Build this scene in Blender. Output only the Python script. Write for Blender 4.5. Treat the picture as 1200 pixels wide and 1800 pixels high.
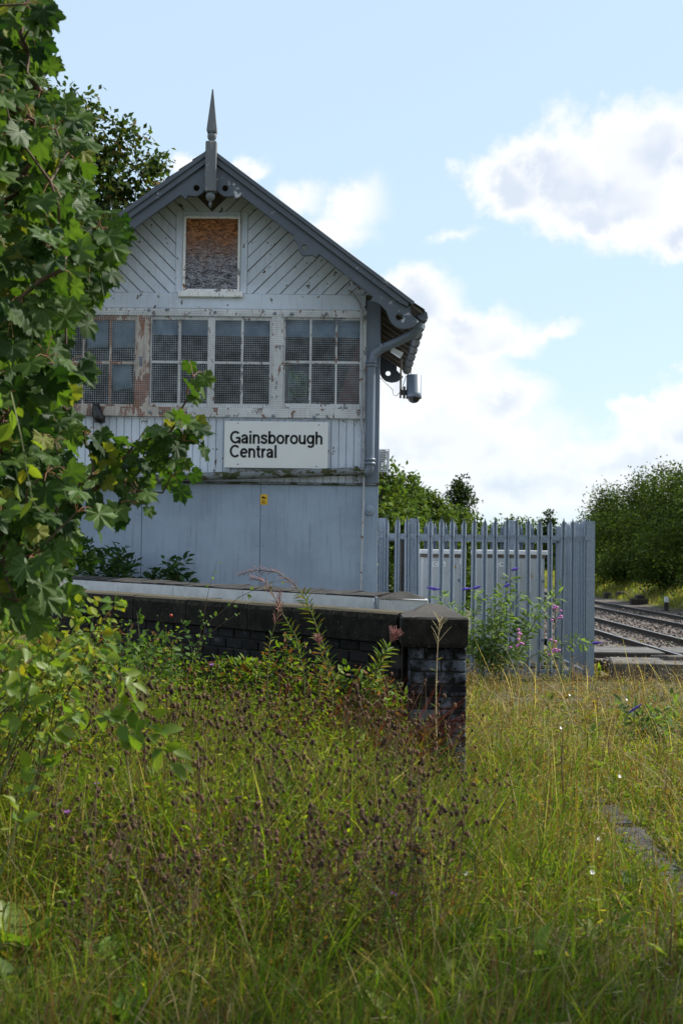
import bpy, math, random
import numpy as np
from mathutils import Vector, Matrix, Euler

random.seed(7); RNG = np.random.default_rng(11)
for o in list(bpy.data.objects): bpy.data.objects.remove(o)
SC = bpy.context.scene
COL = SC.collection
R = math.radians

# ---------------------------------------------------------------- camera
EYE = 1.55
FPX = 2500.0                                   # focal length in pixels of the 1200 x 1800 photograph
cam = bpy.data.cameras.new('camera'); CAM = bpy.data.objects.new('camera', cam); COL.objects.link(CAM)
cam.sensor_fit = 'VERTICAL'; cam.sensor_height = 36; cam.lens = 50
cam.clip_start = 0.1; cam.clip_end = 8000
CR = Matrix.Rotation(R(0.46), 3, 'Z') @ Matrix.Rotation(R(90 + 1.83), 3, 'X') @ Matrix.Rotation(R(0.75), 3, 'Z')
CAM.location = (0, 0, EYE); CAM.rotation_euler = CR.to_euler()
cam.dof.use_dof = True; cam.dof.focus_distance = 13.0; cam.dof.aperture_fstop = 5.0
SC.camera = CAM

# ---------------------------------------------------------------- sun and sky
SUN_AZ = R(24)      # from +X (right) towards +Y (away from the camera)
SUN_EL = R(44)
sd = Vector((math.cos(SUN_EL)*math.cos(SUN_AZ), math.cos(SUN_EL)*math.sin(SUN_AZ), math.sin(SUN_EL)))
sun = bpy.data.lights.new('sun', 'SUN'); sun.energy = 4.6; sun.angle = R(0.53); sun.color = (1, .94, .85)
SUN = bpy.data.objects.new('sun', sun); COL.objects.link(SUN)
SUN.rotation_euler = (-sd).to_track_quat('-Z', 'Y').to_euler()

SC.view_settings.view_transform = 'Standard'; SC.view_settings.look = 'None'
SC.view_settings.exposure = 0.7; SC.view_settings.gamma = 1
SC.render.engine = 'CYCLES'
SC.cycles.max_bounces = 5; SC.cycles.diffuse_bounces = 3; SC.cycles.glossy_bounces = 2; SC.cycles.transmission_bounces = 3; SC.cycles.transparent_max_bounces = 8

class NT:
    def __init__(s, tree): s.t = tree; s.n = tree.nodes; s.l = tree.links
    def new(s, typ, **kw):
        n = s.n.new(typ)
        for k, v in kw.items(): setattr(n, k, v)
        return n
    def put(s, sock, v):
        if hasattr(v, 'is_output'): s.l.new(v, sock)
        elif v is not None:
            try: sock.default_value = v
            except Exception: sock.default_value = tuple(v) + (1,)
    def math(s, op, a, b=None, c=None, clamp=False):
        n = s.new('ShaderNodeMath', operation=op, use_clamp=clamp)
        for i, v in enumerate((a, b, c)):
            if v is not None: s.put(n.inputs[i], v)
        return n.outputs[0]
    def mix(s, f, a, b):
        n = s.new('ShaderNodeMix', data_type='RGBA')
        s.put(n.inputs[0], f); s.put(n.inputs[6], a); s.put(n.inputs[7], b)
        return n.outputs[2]
    def step(s, v, lo, hi):
        n = s.new('ShaderNodeMapRange', interpolation_type='SMOOTHSTEP')
        s.put(n.inputs[0], v); n.inputs[1].default_value = lo; n.inputs[2].default_value = hi
        return n.outputs[0]
    def noise(s, vec, scale, detail=4, rough=.55, dist=0):
        n = s.new('ShaderNodeTexNoise')
        if vec is not None: s.put(n.inputs['Vector'], vec)
        n.inputs['Scale'].default_value = scale; n.inputs['Detail'].default_value = detail
        n.inputs['Roughness'].default_value = rough; n.inputs['Distortion'].default_value = dist
        return n
    def mapping(s, vec, scale=(1,1,1), loc=(0,0,0), rot=(0,0,0)):
        n = s.new('ShaderNodeMapping'); s.put(n.inputs[0], vec)
        n.inputs[1].default_value = loc; n.inputs[2].default_value = rot; n.inputs[3].default_value = scale
        return n.outputs[0]

W = bpy.data.worlds.new('World'); SC.world = W; W.use_nodes = True
SKY_STRENGTH = .087; VEIL = (.64, (5.6, 7.15, 8.45, 1))
def build_world():
    t = NT(W.node_tree); t.n.clear()
    sky = t.new('ShaderNodeTexSky', sky_type='NISHITA'); sky.sun_disc = False
    sky.sun_elevation = SUN_EL; sky.sun_rotation = math.pi/2 - SUN_AZ
    sky.altitude = 20; sky.air_density = 1.0; sky.dust_density = .8; sky.ozone_density = 1.0
    d = t.new('ShaderNodeTexCoord').outputs['Generated']
    def vm(op, a, b=None, c=None, out=0):
        n = t.new('ShaderNodeVectorMath', operation=op)
        for i, v in enumerate((a, b, c)):
            if v is not None: t.put(n.inputs[i], v)
        return n.outputs[out]
    sx = t.new('ShaderNodeSeparateXYZ'); t.l.new(d, sx.inputs[0])
    az = t.math('ARCTAN2', sx.outputs[0], sx.outputs[1]); el = t.math('ARCSINE', sx.outputs[2])
    p = t.new('ShaderNodeCombineXYZ'); t.l.new(az, p.inputs[0]); t.l.new(el, p.inputs[1]); p = p.outputs[0]
    nz = t.noise(d, 14.0, 8, .62)
    billow = t.math('SUBTRACT', nz.outputs[0], .5)
    pw = vm('ADD', p, vm('MULTIPLY', vm('SUBTRACT', nz.outputs[1], (.5,.5,.5)), (.085,.07,0)))
    # cumulus lobes: bearing and height (photograph pixels from the vanishing point), radii, density
    lobes = [(892,345,92,64,.95),(985,315,120,95,1),(1070,350,160,95,.9),(1125,288,105,100,1),(1240,330,140,120,1),(1060,375,180,58,.9),(1190,425,170,45,.85),
             (735,540,95,70,.9),(840,590,130,58,.85),(760,660,150,90,.9),(940,590,80,26,.6),(870,700,110,60,.75),
             (1195,695,80,52,.9),(1115,735,80,34,.75),(1260,745,150,70,.9),(760,770,330,75,.75),(1060,800,330,60,.62),(500,760,400,110,.6),(900,850,480,80,.62),(660,620,110,120,.8),
             (310,300,70,36,.8),(420,302,50,26,.6),(615,345,70,55,.40),(595,402,70,34,.38),(530,335,50,30,.30),(790,415,60,18,.28),
             (-300,420,240,120,.9),(1750,470,260,150,1)]
    dens = None
    for (x, y, rx, ry, a) in lobes:
        q = vm('MULTIPLY_ADD', pw, (FPX/rx, FPX/ry, 0), (-(x-620)/rx, -(980-y)/ry, 0))
        e = t.math('MULTIPLY_ADD', vm('LENGTH', q, out=1), -a, a)
        dens = e if dens is None else t.math('SMOOTH_MAX', dens, e, .12)
    # broken cloud of the same kind all round the rest of the sky
    far = t.noise(t.mapping(d, (1,1,2.2), (3.1,1.7,.4)), 2.6, 6, .56).outputs[0]
    gen = t.math('MULTIPLY', t.math('SUBTRACT', far, .47), t.math('MULTIPLY', t.step(t.math('ABSOLUTE', az), .5, .9), 3.0))
    gen = t.math('SUBTRACT', gen, t.math('SUBTRACT', 1.0, t.step(t.math('ABSOLUTE', az), .5, .9)))
    dens = t.math('MAXIMUM', dens, gen)
    dn = t.math('MULTIPLY_ADD', billow, 1.25, dens)
    low = t.step(el, .02, .13)                                     # clouds melt into the pale air towards the horizon
    mask = t.math('MULTIPLY', t.step(dn, -.08, .40), t.math('MULTIPLY_ADD', low, .30, .66))
    soft = t.noise(t.mapping(d, (1,1,1.3), (.2,.5,.1)), 15, 3, .5).outputs[0]
    core = t.math('MULTIPLY', t.step(dn, .30, .72), t.math('MULTIPLY_ADD', t.step(soft, .38, .6), .8, .2))
    cc = t.mix(core, (7.5, 7.55, 7.65, 1), (5.3, 5.85, 6.7, 1))
    veil = t.mix(VEIL[0], sky.outputs[0], VEIL[1])                 # thin high haze over the whole sky
    out = t.mix(mask, veil, cc)
    bg = t.new('ShaderNodeBackground'); bg.inputs[1].default_value = SKY_STRENGTH
    t.l.new(out, bg.inputs[0])
    o = t.new('ShaderNodeOutputWorld'); t.l.new(bg.outputs[0], o.inputs[0])
    W.cycles.sampling_method = 'MANUAL'; W.cycles.sample_map_resolution = 512
build_world()

# ---------------------------------------------------------------- helpers
def at(px, py, Y):
    """point on the plane y = Y along the line of sight of a photograph pixel"""
    d = CR @ Vector((px-600, -(py-900), -FPX)); k = Y/d.y
    return Vector((d.x*k, Y, EYE + d.z*k))
def ground_at(px, py, z=0.0):
    d = CR @ Vector((px-600, -(py-900), -FPX)); k = (z-EYE)/d.z
    return Vector((d.x*k, d.y*k, z))

WL = {}                                        # world location of things and parts built so far
def tag(o, label=None, cat=None, group=None, kind=None):
    if label: o['label'] = label
    if cat: o['category'] = cat
    if group: o['group'] = group
    if kind: o['kind'] = kind
    return o
def thing(name, label, cat, loc=(0,0,0), group=None):
    o = bpy.data.objects.new(name, None); COL.objects.link(o); o.location = loc; o.empty_display_size = .1
    WL[o.name] = Vector(loc)
    return tag(o, label, cat, group)
def link(name, me, parent=None, loc=(0,0,0), rot=None, scale=None):
    o = bpy.data.objects.new(name, me); COL.objects.link(o)
    loc = Vector(loc); WL[o.name] = loc
    if parent is not None:
        o.parent = parent; o.location = loc - WL[parent.name]
    else: o.location = loc
    if rot is not None: o.rotation_euler = rot
    if scale is not None: o.scale = scale if hasattr(scale, '__len__') else (scale,)*3
    return o

class MB:
    """collects faces in world coordinates; build() links them as one mesh with its origin in the middle"""
    def __init__(s): s.v = []; s.f = []; s.sm = []
    def add(s, vs, fs, smooth=False):
        b = len(s.v); s.v += [tuple(v) for v in vs]; s.f += [tuple(i+b for i in f) for f in fs]; s.sm += [smooth]*len(fs); return s
    def box(s, x0, x1, y0, y1, z0, z1):
        return s.add([(x0,y0,z0),(x1,y0,z0),(x1,y1,z0),(x0,y1,z0),(x0,y0,z1),(x1,y0,z1),(x1,y1,z1),(x0,y1,z1)],
                     [(0,3,2,1),(4,5,6,7),(0,1,5,4),(1,2,6,5),(2,3,7,6),(3,0,4,7)])
    def bbox(s, x0, x1, y0, y1, z0, z1, b=.004):
        """box with bevelled edges"""
        b = min(b, (x1-x0)*.45, (y1-y0)*.45, (z1-z0)*.45)
        X = (x0, x1); Y = (y0, y1); Z = (z0, z1); vs = []; idx = {}
        for i in (0,1):
            for j in (0,1):
                for k in (0,1):
                    sx, sy, sz = (b,-b)[i], (b,-b)[j], (b,-b)[k]
                    for a, p in enumerate(((X[i], Y[j]+sy, Z[k]+sz), (X[i]+sx, Y[j], Z[k]+sz), (X[i]+sx, Y[j]+sy, Z[k]))):
                        idx[i,j,k,a] = len(vs); vs.append(p)
        g = lambda i,j,k,a: idx[i,j,k,a]
        fs = []
        for i in (0,1):
            q = [g(i,0,0,0), g(i,1,0,0), g(i,1,1,0), g(i,0,1,0)]; fs.append(q if i else q[::-1])
            q = [g(0,i,0,1), g(1,i,0,1), g(1,i,1,1), g(0,i,1,1)]; fs.append(q[::-1] if i else q)
            q = [g(0,0,i,2), g(1,0,i,2), g(1,1,i,2), g(0,1,i,2)]; fs.append(q if i else q[::-1])
            for j in (0,1):
                q = [g(i,j,0,0), g(i,j,1,0), g(i,j,1,1), g(i,j,0,1)]; fs.append(q if i == j else q[::-1])
                q = [g(i,0,j,0), g(i,1,j,0), g(i,1,j,2), g(i,0,j,2)]; fs.append(q[::-1] if i == j else q)
                q = [g(0,i,j,1), g(1,i,j,1), g(1,i,j,2), g(0,i,j,2)]; fs.append(q if i == j else q[::-1])
                for k in (0,1):
                    q = [g(i,j,k,0), g(i,j,k,1), g(i,j,k,2)]; fs.append(q if (i+j+k) % 2 else q[::-1])
        return s.add(vs, fs)
    def prism(s, poly, y0, y1):
        """polygon of (x, z) extruded from y0 to y1"""
        n = len(poly); vs = [(x,y0,z) for x, z in poly] + [(x,y1,z) for x, z in poly]
        fs = [tuple(range(n)), tuple(range(2*n-1, n-1, -1))] + [(i, i+n, (i+1) % n + n, (i+1) % n) for i in range(n)]
        return s.add(vs, fs)
    def tube(s, pts, rad, seg=8, cap=True):
        pts = [Vector(p) for p in pts]; n = len(pts)
        if not hasattr(rad, '__len__'): rad = [rad]*n
        vs = []; up = None
        for i, p in enumerate(pts):
            d = (pts[min(i+1,n-1)] - pts[max(i-1,0)]).normalized()
            if up is None: up = Vector((0,0,1)) if abs(d.z) < .9 else Vector((1,0,0))
            a = d.cross(up).normalized(); b = a.cross(d).normalized(); up = b
            for k in range(seg):
                t = 2*math.pi*k/seg; vs.append(p + (a*math.cos(t) + b*math.sin(t))*rad[i])
        fs = [(i*seg+k, i*seg+(k+1) % seg, (i+1)*seg+(k+1) % seg, (i+1)*seg+k) for i in range(n-1) for k in range(seg)]
        s.add(vs, fs, True)
        if cap: s.add(vs[:seg], [tuple(range(seg))[::-1]]); s.add(vs[-seg:], [tuple(range(seg))])
        return s
    def lathe(s, c, prof, seg=14, axis='Z', smooth=True):
        c = Vector(c); vs = []
        for r, h in prof:
            for k in range(seg):
                t = 2*math.pi*k/seg; a, b = r*math.cos(t), r*math.sin(t)
                vs.append(c + (Vector((a,b,h)) if axis == 'Z' else Vector((a,h,b)) if axis == 'Y' else Vector((h,a,b))))
        n = len(prof)
        fs = [(i*seg+k, i*seg+(k+1) % seg, (i+1)*seg+(k+1) % seg, (i+1)*seg+k) for i in range(n-1) for k in range(seg)]
        return s.add(vs, fs, smooth)
    def mesh(s, name, center=True):
        me = bpy.data.meshes.new(name)
        c = Vector((0,0,0))
        if center:
            a = np.array(s.v); c = Vector(((a.min(0)+a.max(0))/2).tolist())
        me.from_pydata([tuple(Vector(v)-c) for v in s.v], [], s.f)
        me.polygons.foreach_set('use_smooth', s.sm)
        me.update(); return me, c
    def build(s, name, m, parent=None):
        me, c = s.mesh(name); me.materials.append(m)
        return link(name, me, parent, c)

def np_mesh(name, V, F, m, col=None, smooth=False):
    """big mesh from arrays; F is a list of (k, arity) index arrays"""
    me = bpy.data.meshes.new(name); me.vertices.add(len(V)); me.vertices.foreach_set('co', np.asarray(V, np.float32).ravel())
    loops = np.concatenate([f.ravel() for f in F]); tot = np.concatenate([np.full(len(f), f.shape[1]) for f in F])
    me.loops.add(len(loops)); me.loops.foreach_set('vertex_index', loops.astype(np.int32))
    me.polygons.add(len(tot)); st = np.concatenate([[0], np.cumsum(tot)[:-1]])
    me.polygons.foreach_set('loop_start', st.astype(np.int32))
    if smooth: me.polygons.foreach_set('use_smooth', np.ones(len(tot), bool))
    me.update(calc_edges=True)
    if col is not None:
        ca = me.color_attributes.new('Col', 'FLOAT_COLOR', 'POINT')
        ca.data.foreach_set('color', np.concatenate([col, np.ones((len(col),1))], 1).astype(np.float32).ravel())
    me.materials.append(m); return me

def unit(a): return a/np.maximum(np.linalg.norm(a, axis=-1, keepdims=True), 1e-9)
def basis(axis, normal):
    """(N,3,3) with columns side, axis, normal"""
    y = unit(axis); z = unit(normal - (normal*y).sum(-1, keepdims=True)*y); x = np.cross(y, z)
    return np.stack([x, y, z], -1)
def scatter(name, tv, tf, pos, bas, size, m, col, smooth=False, jit=0):
    """copies of a small template (verts tv, faces tf) at pos with basis bas and size; one mesh"""
    tv = np.asarray(tv, float); N = len(pos); k = len(tv)
    sz = size if np.ndim(size) == 2 else np.repeat(np.asarray(size)[:,None], 3, 1)
    loc = tv[None]*sz[:,None,:]
    if jit: loc = loc*(1 + RNG.normal(0, jit, loc.shape))
    V = np.einsum('nij,nkj->nki', bas, loc) + pos[:,None,:]
    F = []
    ar = {}
    for f in tf: ar.setdefault(len(f), []).append(f)
    off = (np.arange(N)*k)[:,None,None]
    for a, fs in ar.items(): F.append((np.array(fs)[None] + off).reshape(-1, a))
    C = np.repeat(col[:,None,:], k, 1).reshape(-1,3)
    return np_mesh(name, V.reshape(-1,3), F, m, C, smooth)
def blades(name, base, h, head, lean, curve, width, col, m, K=4):
    N = len(base); t = np.linspace(0, 1, K)
    d = np.stack([np.cos(head), np.sin(head), np.zeros(N)], 1)
    a = head + math.pi/2 + RNG.normal(0, .7, N); sde = np.stack([np.cos(a), np.sin(a), np.zeros(N)], 1)
    out = lean[:,None]*t + curve[:,None]*t**2
    P = base[:,None,:] + d[:,None,:]*(out*h[:,None])[...,None]
    P[...,2] += h[:,None]*(t[None]*(1 - .25*lean[:,None]) - .42*curve[:,None]*t[None]**2)
    w = (width[:,None]*np.array([.8, 1.0, .72, 0] if K == 4 else np.interp(t, [0,.3,.7,1], [.8,1,.7,0]))[None])/2
    Lf = P - sde[:,None,:]*w[...,None]; Rt = P + sde[:,None,:]*w[...,None]
    V = np.concatenate([np.stack([Lf[:,:-1], Rt[:,:-1]], 2).reshape(N, -1, 3), P[:,-1:]], 1)
    k = V.shape[1]; off = (np.arange(N)*k)[:,None]
    q = [np.array([[2*i, 2*i+1, 2*i+3, 2*i+2]]) + off for i in range(K-2)]
    tr = np.array([[2*(K-2), 2*(K-2)+1, 2*(K-1)]]) + off
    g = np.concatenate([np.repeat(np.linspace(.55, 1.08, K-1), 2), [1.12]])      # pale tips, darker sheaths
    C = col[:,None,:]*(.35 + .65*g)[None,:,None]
    return np_mesh(name, V.reshape(-1,3), [np.concatenate(q), tr], m, C.reshape(-1,3))
def shaped(name, outlines, y, depth, m, parent, bev=.004):
    """flat board cut to outlines (x, z), holes included, as solid timber of the given depth"""
    cu = bpy.data.curves.new(name, 'CURVE'); cu.dimensions = '2D'; cu.fill_mode = 'BOTH'
    cu.extrude = depth/2 - bev; cu.bevel_depth = bev; cu.bevel_resolution = 0; cu.offset = -bev
    c = Vector((outlines[0][0][0], y, outlines[0][0][1]))
    for ol in outlines:
        sp = cu.splines.new('POLY'); sp.points.add(len(ol)-1); sp.use_cyclic_u = True
        for p, (x, z) in zip(sp.points, ol): p.co = (x-c.x, z-c.z, 0, 1)
    tmp = bpy.data.objects.new('tmp', cu); me = bpy.data.meshes.new_from_object(tmp); bpy.data.objects.remove(tmp); bpy.data.curves.remove(cu)
    me.name = name; me.transform(Matrix.Rotation(math.pi/2, 4, 'X')); me.materials.clear(); me.materials.append(m)
    return link(name, me, parent, c)
def _arc(cx, cy, rx, ry, a0, a1, n=14):
    return [(cx+rx*math.cos(R(a0+(a1-a0)*i/n)), cy+ry*math.sin(R(a0+(a1-a0)*i/n))) for i in range(n+1)]
GLYPH = {   # strokes of a plain grotesque alphabet: cap height 100, stroke 17; (advance, [strokes])
    'G': (84, [_arc(42,50,33,42,42,322,22), [(46,45),(76,45)], [(74.5,48),(74.5,0)]]), 'C': (79, [_arc(42,50,33,42,42,318,22)]),
    'A': (72, [[(8,0),(34,96)],[(34,96),(60,0)],[(16,32),(52,32)]]), 'S': (68, [[(56,70),(52,84),(40,91),(28,91),(14,85),(10,72),(16,60),(34,53),(50,45),(57,32),(53,17),(40,9),(26,9),(13,16),(9,30)]]),
    'a': (59, [_arc(27,47,19,19,165,0,9)+[(46,20),(46,0)], [(46,43),(26,39),(13,32),(10,21),(14,12),(24,8),(36,12),(44,21),(46,32)]]),
    'i': (27, [[(13,0),(13,74)],[(13,85),(13,101)]]), 'l': (27, [[(13,0),(13,101)]]),
    'n': (62, [[(12,0),(12,74)],[(12,40)]+_arc(30.5,46,19,20,180,0,9)+[(49.5,0)]]), 'h': (62, [[(12,0),(12,101)],[(12,40)]+_arc(30.5,46,19,20,180,0,9)+[(49.5,0)]]),
    'u': (62, [[(12,74)]+_arc(30.5,28,19,20,180,360,9)+[(49.5,34)],[(49.5,74),(49.5,0)]]),
    's': (56, [[(46,52),(43,61),(34,66),(25,66),(14,62),(11,54),(15,45),(28,40),(40,34),(46,26),(44,15),(35,8.5),(25,8),(13,11),(8,23)]]),
    'b': (65, [[(12,0),(12,101)], _arc(33.5,37,21,29.5,0,360,24)]), 'o': (63, [_arc(31.5,37,23,29.5,0,360,24)]),
    'r': (40, [[(12,0),(12,74)],[(12,38)]+_arc(34,42,22,24,180,84,7)]),
    'g': (65, [_arc(31,39,21,27.5,0,360,24),[(53,74),(53,4)]+_arc(32,-2,21,17,0,-150,9)]),
    'e': (61, [[(10,38),(50,38)], _arc(30.5,37,22,29.5,0,318,20)]), 't': (38, [[(17,95),(17,20),(20,11),(27,8.5),(35,9)],[(2,67),(34,67)]]), ' ': (40, [])}
def lettering(txt, cap, width, m, parent, loc, ext=.0012, name='lettering', stroke=17):
    """raised letters, cap height and overall width given, standing in the plane facing -y"""
    total = sum(GLYPH[c][0] for c in txt); ky = cap/100; kx = width/total; mb = MB(); cx = 0
    for ch in txt:
        adv, st = GLYPH[ch]
        for pl in st:
            P = [Vector(((cx+x)*kx, y*ky)) for x, y in pl]; n = len(P); V = []; w = stroke*ky/2
            closed = (P[0]-P[-1]).length < 1e-6
            for i in range(n):
                if closed: d0 = P[i]-P[i-1 if i else -2]; d1 = P[(i+1) if i < n-1 else 1]-P[i]
                else: d1 = P[min(i+1,n-1)]-P[max(min(i,n-2),0)]; d0 = P[max(i,1)]-P[max(i-1,0)]
                d = (d0.normalized()+d1.normalized()).normalized(); q = Vector((-d.y, d.x)); k = w/max(.5, abs(q.dot(Vector((-d1.y,d1.x)).normalized())))
                for sgn in (1,-1): V.append((loc[0]+P[i].x+q.x*k*sgn, loc[1], loc[2]+P[i].y+q.y*k*sgn))
            V2 = V + [(x, y+ext, z) for x, y, z in V]; o = len(V); F = []
            for i in range(n-1):
                F += [(2*i,2*i+1,2*i+3,2*i+2), (2*i,2*i+2,2*i+2+o,2*i+o), (2*i+1,2*i+1+o,2*i+3+o,2*i+3)]
            F += [(0,o,o+1,1), (2*n-2,2*n-1,2*n-1+o,2*n-2+o)]
            mb.add(V2, F)
        cx += adv
    return mb.build(name, m, parent)
def circle(x, z, r, n=16, ph=0): return [(x + r*math.cos(2*math.pi*i/n+ph), z + r*math.sin(2*math.pi*i/n+ph)) for i in range(n)]
def clip(poly, planes):
    """clip a convex (x, z) polygon by half planes a*x + b*z <= c"""
    for a, b, c in planes:
        out = []
        for i in range(len(poly)):
            p, q = poly[i], poly[(i+1) % len(poly)]
            dp, dq = a*p[0]+b*p[1]-c, a*q[0]+b*q[1]-c
            if dp <= 0: out.append(p)
            if dp*dq < 0:
                t = dp/(dp-dq); out.append((p[0]+(q[0]-p[0])*t, p[1]+(q[1]-p[1])*t))
        poly = out
        if len(poly) < 3: return None
    ar = sum(poly[i][0]*poly[(i+1) % len(poly)][1] - poly[(i+1) % len(poly)][0]*poly[i][1] for i in range(len(poly)))/2
    if abs(ar) < 4e-4: return None
    return poly if ar > 0 else poly[::-1]

# ---------------------------------------------------------------- materials
def mat(name):
    m = bpy.data.materials.new(name); m.use_nodes = True; t = NT(m.node_tree); t.n.clear()
    b = t.new('ShaderNodeBsdfPrincipled'); o = t.new('ShaderNodeOutputMaterial'); t.l.new(b.outputs[0], o.inputs[0])
    return m, t, b, o
def bump(t, b, h, strength=.3, dist=.01):
    n = t.new('ShaderNodeBump'); n.inputs['Strength'].default_value = strength; n.inputs['Distance'].default_value = dist
    t.put(n.inputs['Height'], h); t.l.new(n.outputs[0], b.inputs['Normal'])
def wpos(t): return t.new('ShaderNodeNewGeometry').outputs['Position']
def plain(name, col, rough=.6, metal=0, var=.18, scale=6, bmp=.1, bscale=60):
    m, t, b, o = mat(name); p = wpos(t)
    n = t.noise(p, scale, 6, .6).outputs[0]
    lo = tuple(c*(1-var) for c in col) + (1,); hi = tuple(min(1, c*(1+var)) for c in col) + (1,)
    t.l.new(t.mix(t.step(n, .3, .7), lo, hi), b.inputs['Base Color'])
    b.inputs['Roughness'].default_value = rough; b.inputs['Metallic'].default_value = metal
    if bmp: bump(t, b, t.noise(p, bscale, 4).outputs[0], bmp, .004)
    return m
def flaky(name, col, chip, amt=.66, scale=9, dirt=(.2,.17,.13), damt=.35, chip2=None, stretch=(1,1,1), rough=.55, streak=.25):
    """old oil paint: patchy tone, grime runs and flaked-off spots"""
    m, t, b, o = mat(name); p = wpos(t)
    big = t.noise(p, 1.7, 5, .6).outputs[0]
    base = t.mix(t.step(big, .3, .72), tuple(c*.86 for c in col)+(1,), tuple(min(1,c*1.1) for c in col)+(1,))
    runs = t.noise(t.mapping(p, (14,14,.9)), 2.2, 5, .6).outputs[0]
    base = t.mix(t.math('MULTIPLY', t.step(runs, .5, .78), streak), base, dirt+(1,))
    gr = t.noise(p, 38, 3, .6).outputs[0]
    base = t.mix(t.math('MULTIPLY', t.step(gr, .55, .75), .12), base, dirt+(1,))
    fl = t.noise(t.mapping(p, stretch), scale, 8, .68).outputs[0]
    mk = t.step(fl, amt, amt+.025)
    edge = t.math('SUBTRACT', t.step(fl, amt-.03, amt-.005), mk, clamp=True)
    cc = chip+(1,) if chip2 is None else t.mix(t.step(t.noise(p, 5, 3).outputs[0], .45, .55), chip+(1,), chip2+(1,))
    colr = t.mix(mk, base, cc)
    colr = t.mix(t.math('MULTIPLY', edge, .5), colr, tuple(min(1,c*1.35) for c in col)+(1,))
    t.l.new(colr, b.inputs['Base Color'])
    t.l.new(t.math('ADD', rough, t.math('MULTIPLY', mk, .3)), b.inputs['Roughness'])
    bump(t, b, t.math('SUBTRACT', t.math('MULTIPLY', runs, .15), mk), .35, .003)
    return m
def leafy(name, tint=(1,1,1), trans=.38, gloss=.42, rnd=0.0, spots=0.0, c1=None, c2=None, spec=.5):
    """leaf: coloured by its Col attribute (or by a random mix of two greens), glossy skin, light shining through"""
    m, t, b, o = mat(name)
    if c1 is None:
        a = t.new('ShaderNodeAttribute', attribute_name='Col').outputs['Color']
        c = t.mix(1.0, a, a)
    else:
        oi = t.new('ShaderNodeObjectInfo').outputs['Random']
        c = t.mix(oi, c1+(1,), c2+(1,))
    tc = t.new('ShaderNodeTexCoord').outputs['Object'] if c1 else wpos(t)
    nv = t.noise(tc, 22, 4, .6).outputs[0]
    hs = t.new('ShaderNodeHueSaturation'); t.l.new(c, hs.inputs['Color'])
    t.l.new(t.math('ADD', .8, t.math('MULTIPLY', nv, .4)), hs.inputs['Value']); c = hs.outputs[0]
    if spots:
        sp = t.noise(tc, 34, 2, .5).outputs[0]
        c = t.mix(t.math('MULTIPLY', t.step(sp, .66, .70), spots), c, (.02,.017,.01,1))
    t.l.new(c, b.inputs['Base Color']); b.inputs['Roughness'].default_value = gloss
    b.inputs['Specular IOR Level'].default_value = spec
    tr = t.new('ShaderNodeBsdfTranslucent')
    tcn = t.new('ShaderNodeVectorMath', operation='MULTIPLY'); t.l.new(c, tcn.inputs[0]); tcn.inputs[1].default_value = (1.7, 1.75, .55)
    t.l.new(tcn.outputs[0], tr.inputs[0])
    mx = t.new('ShaderNodeMixShader'); mx.inputs[0].default_value = trans
    t.l.new(b.outputs[0], mx.inputs[1]); t.l.new(tr.outputs[0], mx.inputs[2]); t.l.new(mx.outputs[0], o.inputs[0])
    return m

M = {}
M['panel'] = flaky('blue_grey_paint', (.275,.345,.46), (.12,.14,.17), .68, 14, (.11,.13,.16), .3, streak=.45, rough=.5)
M['board'] = flaky('pale_grey_paint', (.59,.655,.775), (.085,.06,.05), .60, 10, (.25,.23,.2), .3, chip2=(.17,.17,.19), stretch=(1,1,.7), streak=.3)
M['white'] = flaky('flaking_white_paint', (.80,.81,.83), (.26,.11,.045), .555, 12, (.24,.12,.06), .5, chip2=(.22,.23,.26), stretch=(1,1,.6), streak=.45)
M['rust'] = flaky('rusting_white_paint', (.66,.58,.50), (.34,.12,.04), .49, 7, (.22,.09,.04), .7, chip2=(.25,.11,.05), stretch=(1.2,1,.35), streak=.9)
M['dark'] = flaky('slate_grey_paint', (.080,.098,.128), (.5,.52,.54), .635, 8, (.07,.075,.085), .3, streak=.25, rough=.45)
M['darkpost'] = flaky('weathered_grey_timber', (.13,.145,.16), (.30,.30,.29), .57, 16, (.08,.08,.08), .3, stretch=(1,1,.25), streak=.4, rough=.75)
M['corner'] = flaky('mid_grey_paint', (.15,.185,.245), (.10,.09,.08), .66, 9, (.09,.1,.12), .3, streak=.3)
M['pipe'] = flaky('grey_pipe_paint', (.14,.175,.235), (.40,.41,.43), .67, 12, (.10,.08,.06), .3, streak=.25, rough=.42)
M['moss'] = flaky('mossy_pipe_paint', (.17,.19,.21), (.035,.045,.015), .49, 11, (.045,.04,.025), .3, chip2=(.06,.055,.03), stretch=(.6,1,1), streak=.5, rough=.8)
M['conduit'] = flaky('pale_conduit_paint', (.36,.39,.43), (.16,.07,.03), .58, 10, (.2,.1,.05), .3, streak=.4)
M['slate'] = plain('roof_slate', (.055,.058,.065), .7, 0, .3, 9, .3, 40)
M['soffit'] = plain('soffit_board', (.10,.085,.07), .85, 0, .25, 7, .2)
M['signwhite'] = plain('enamel_white', (.71,.735,.755), .35, 0, .03, 2, 0)
M['black'] = plain('black_print', (.008,.008,.01), .45, 0, .1, 5, 0)
M['blackplastic'] = plain('black_plastic', (.012,.012,.014), .4, 0, .2, 20, .2)
M['yellow'] = plain('sticker_yellow', (.72,.42,.01), .45, 0, .05, 9, 0)
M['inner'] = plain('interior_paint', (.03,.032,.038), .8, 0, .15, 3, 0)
M['blind'] = plain('faded_blind', (.66,.68,.69), .8, 0, .1, 5, .1)
M['paper'] = plain('yellowed_paper', (.78,.75,.68), .9, 0, .07, 4, .1, 12)
M['redcloth'] = plain('faded_red_cloth', (.62,.13,.085), .8, 0, .12, 8, .2, 15)
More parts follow.
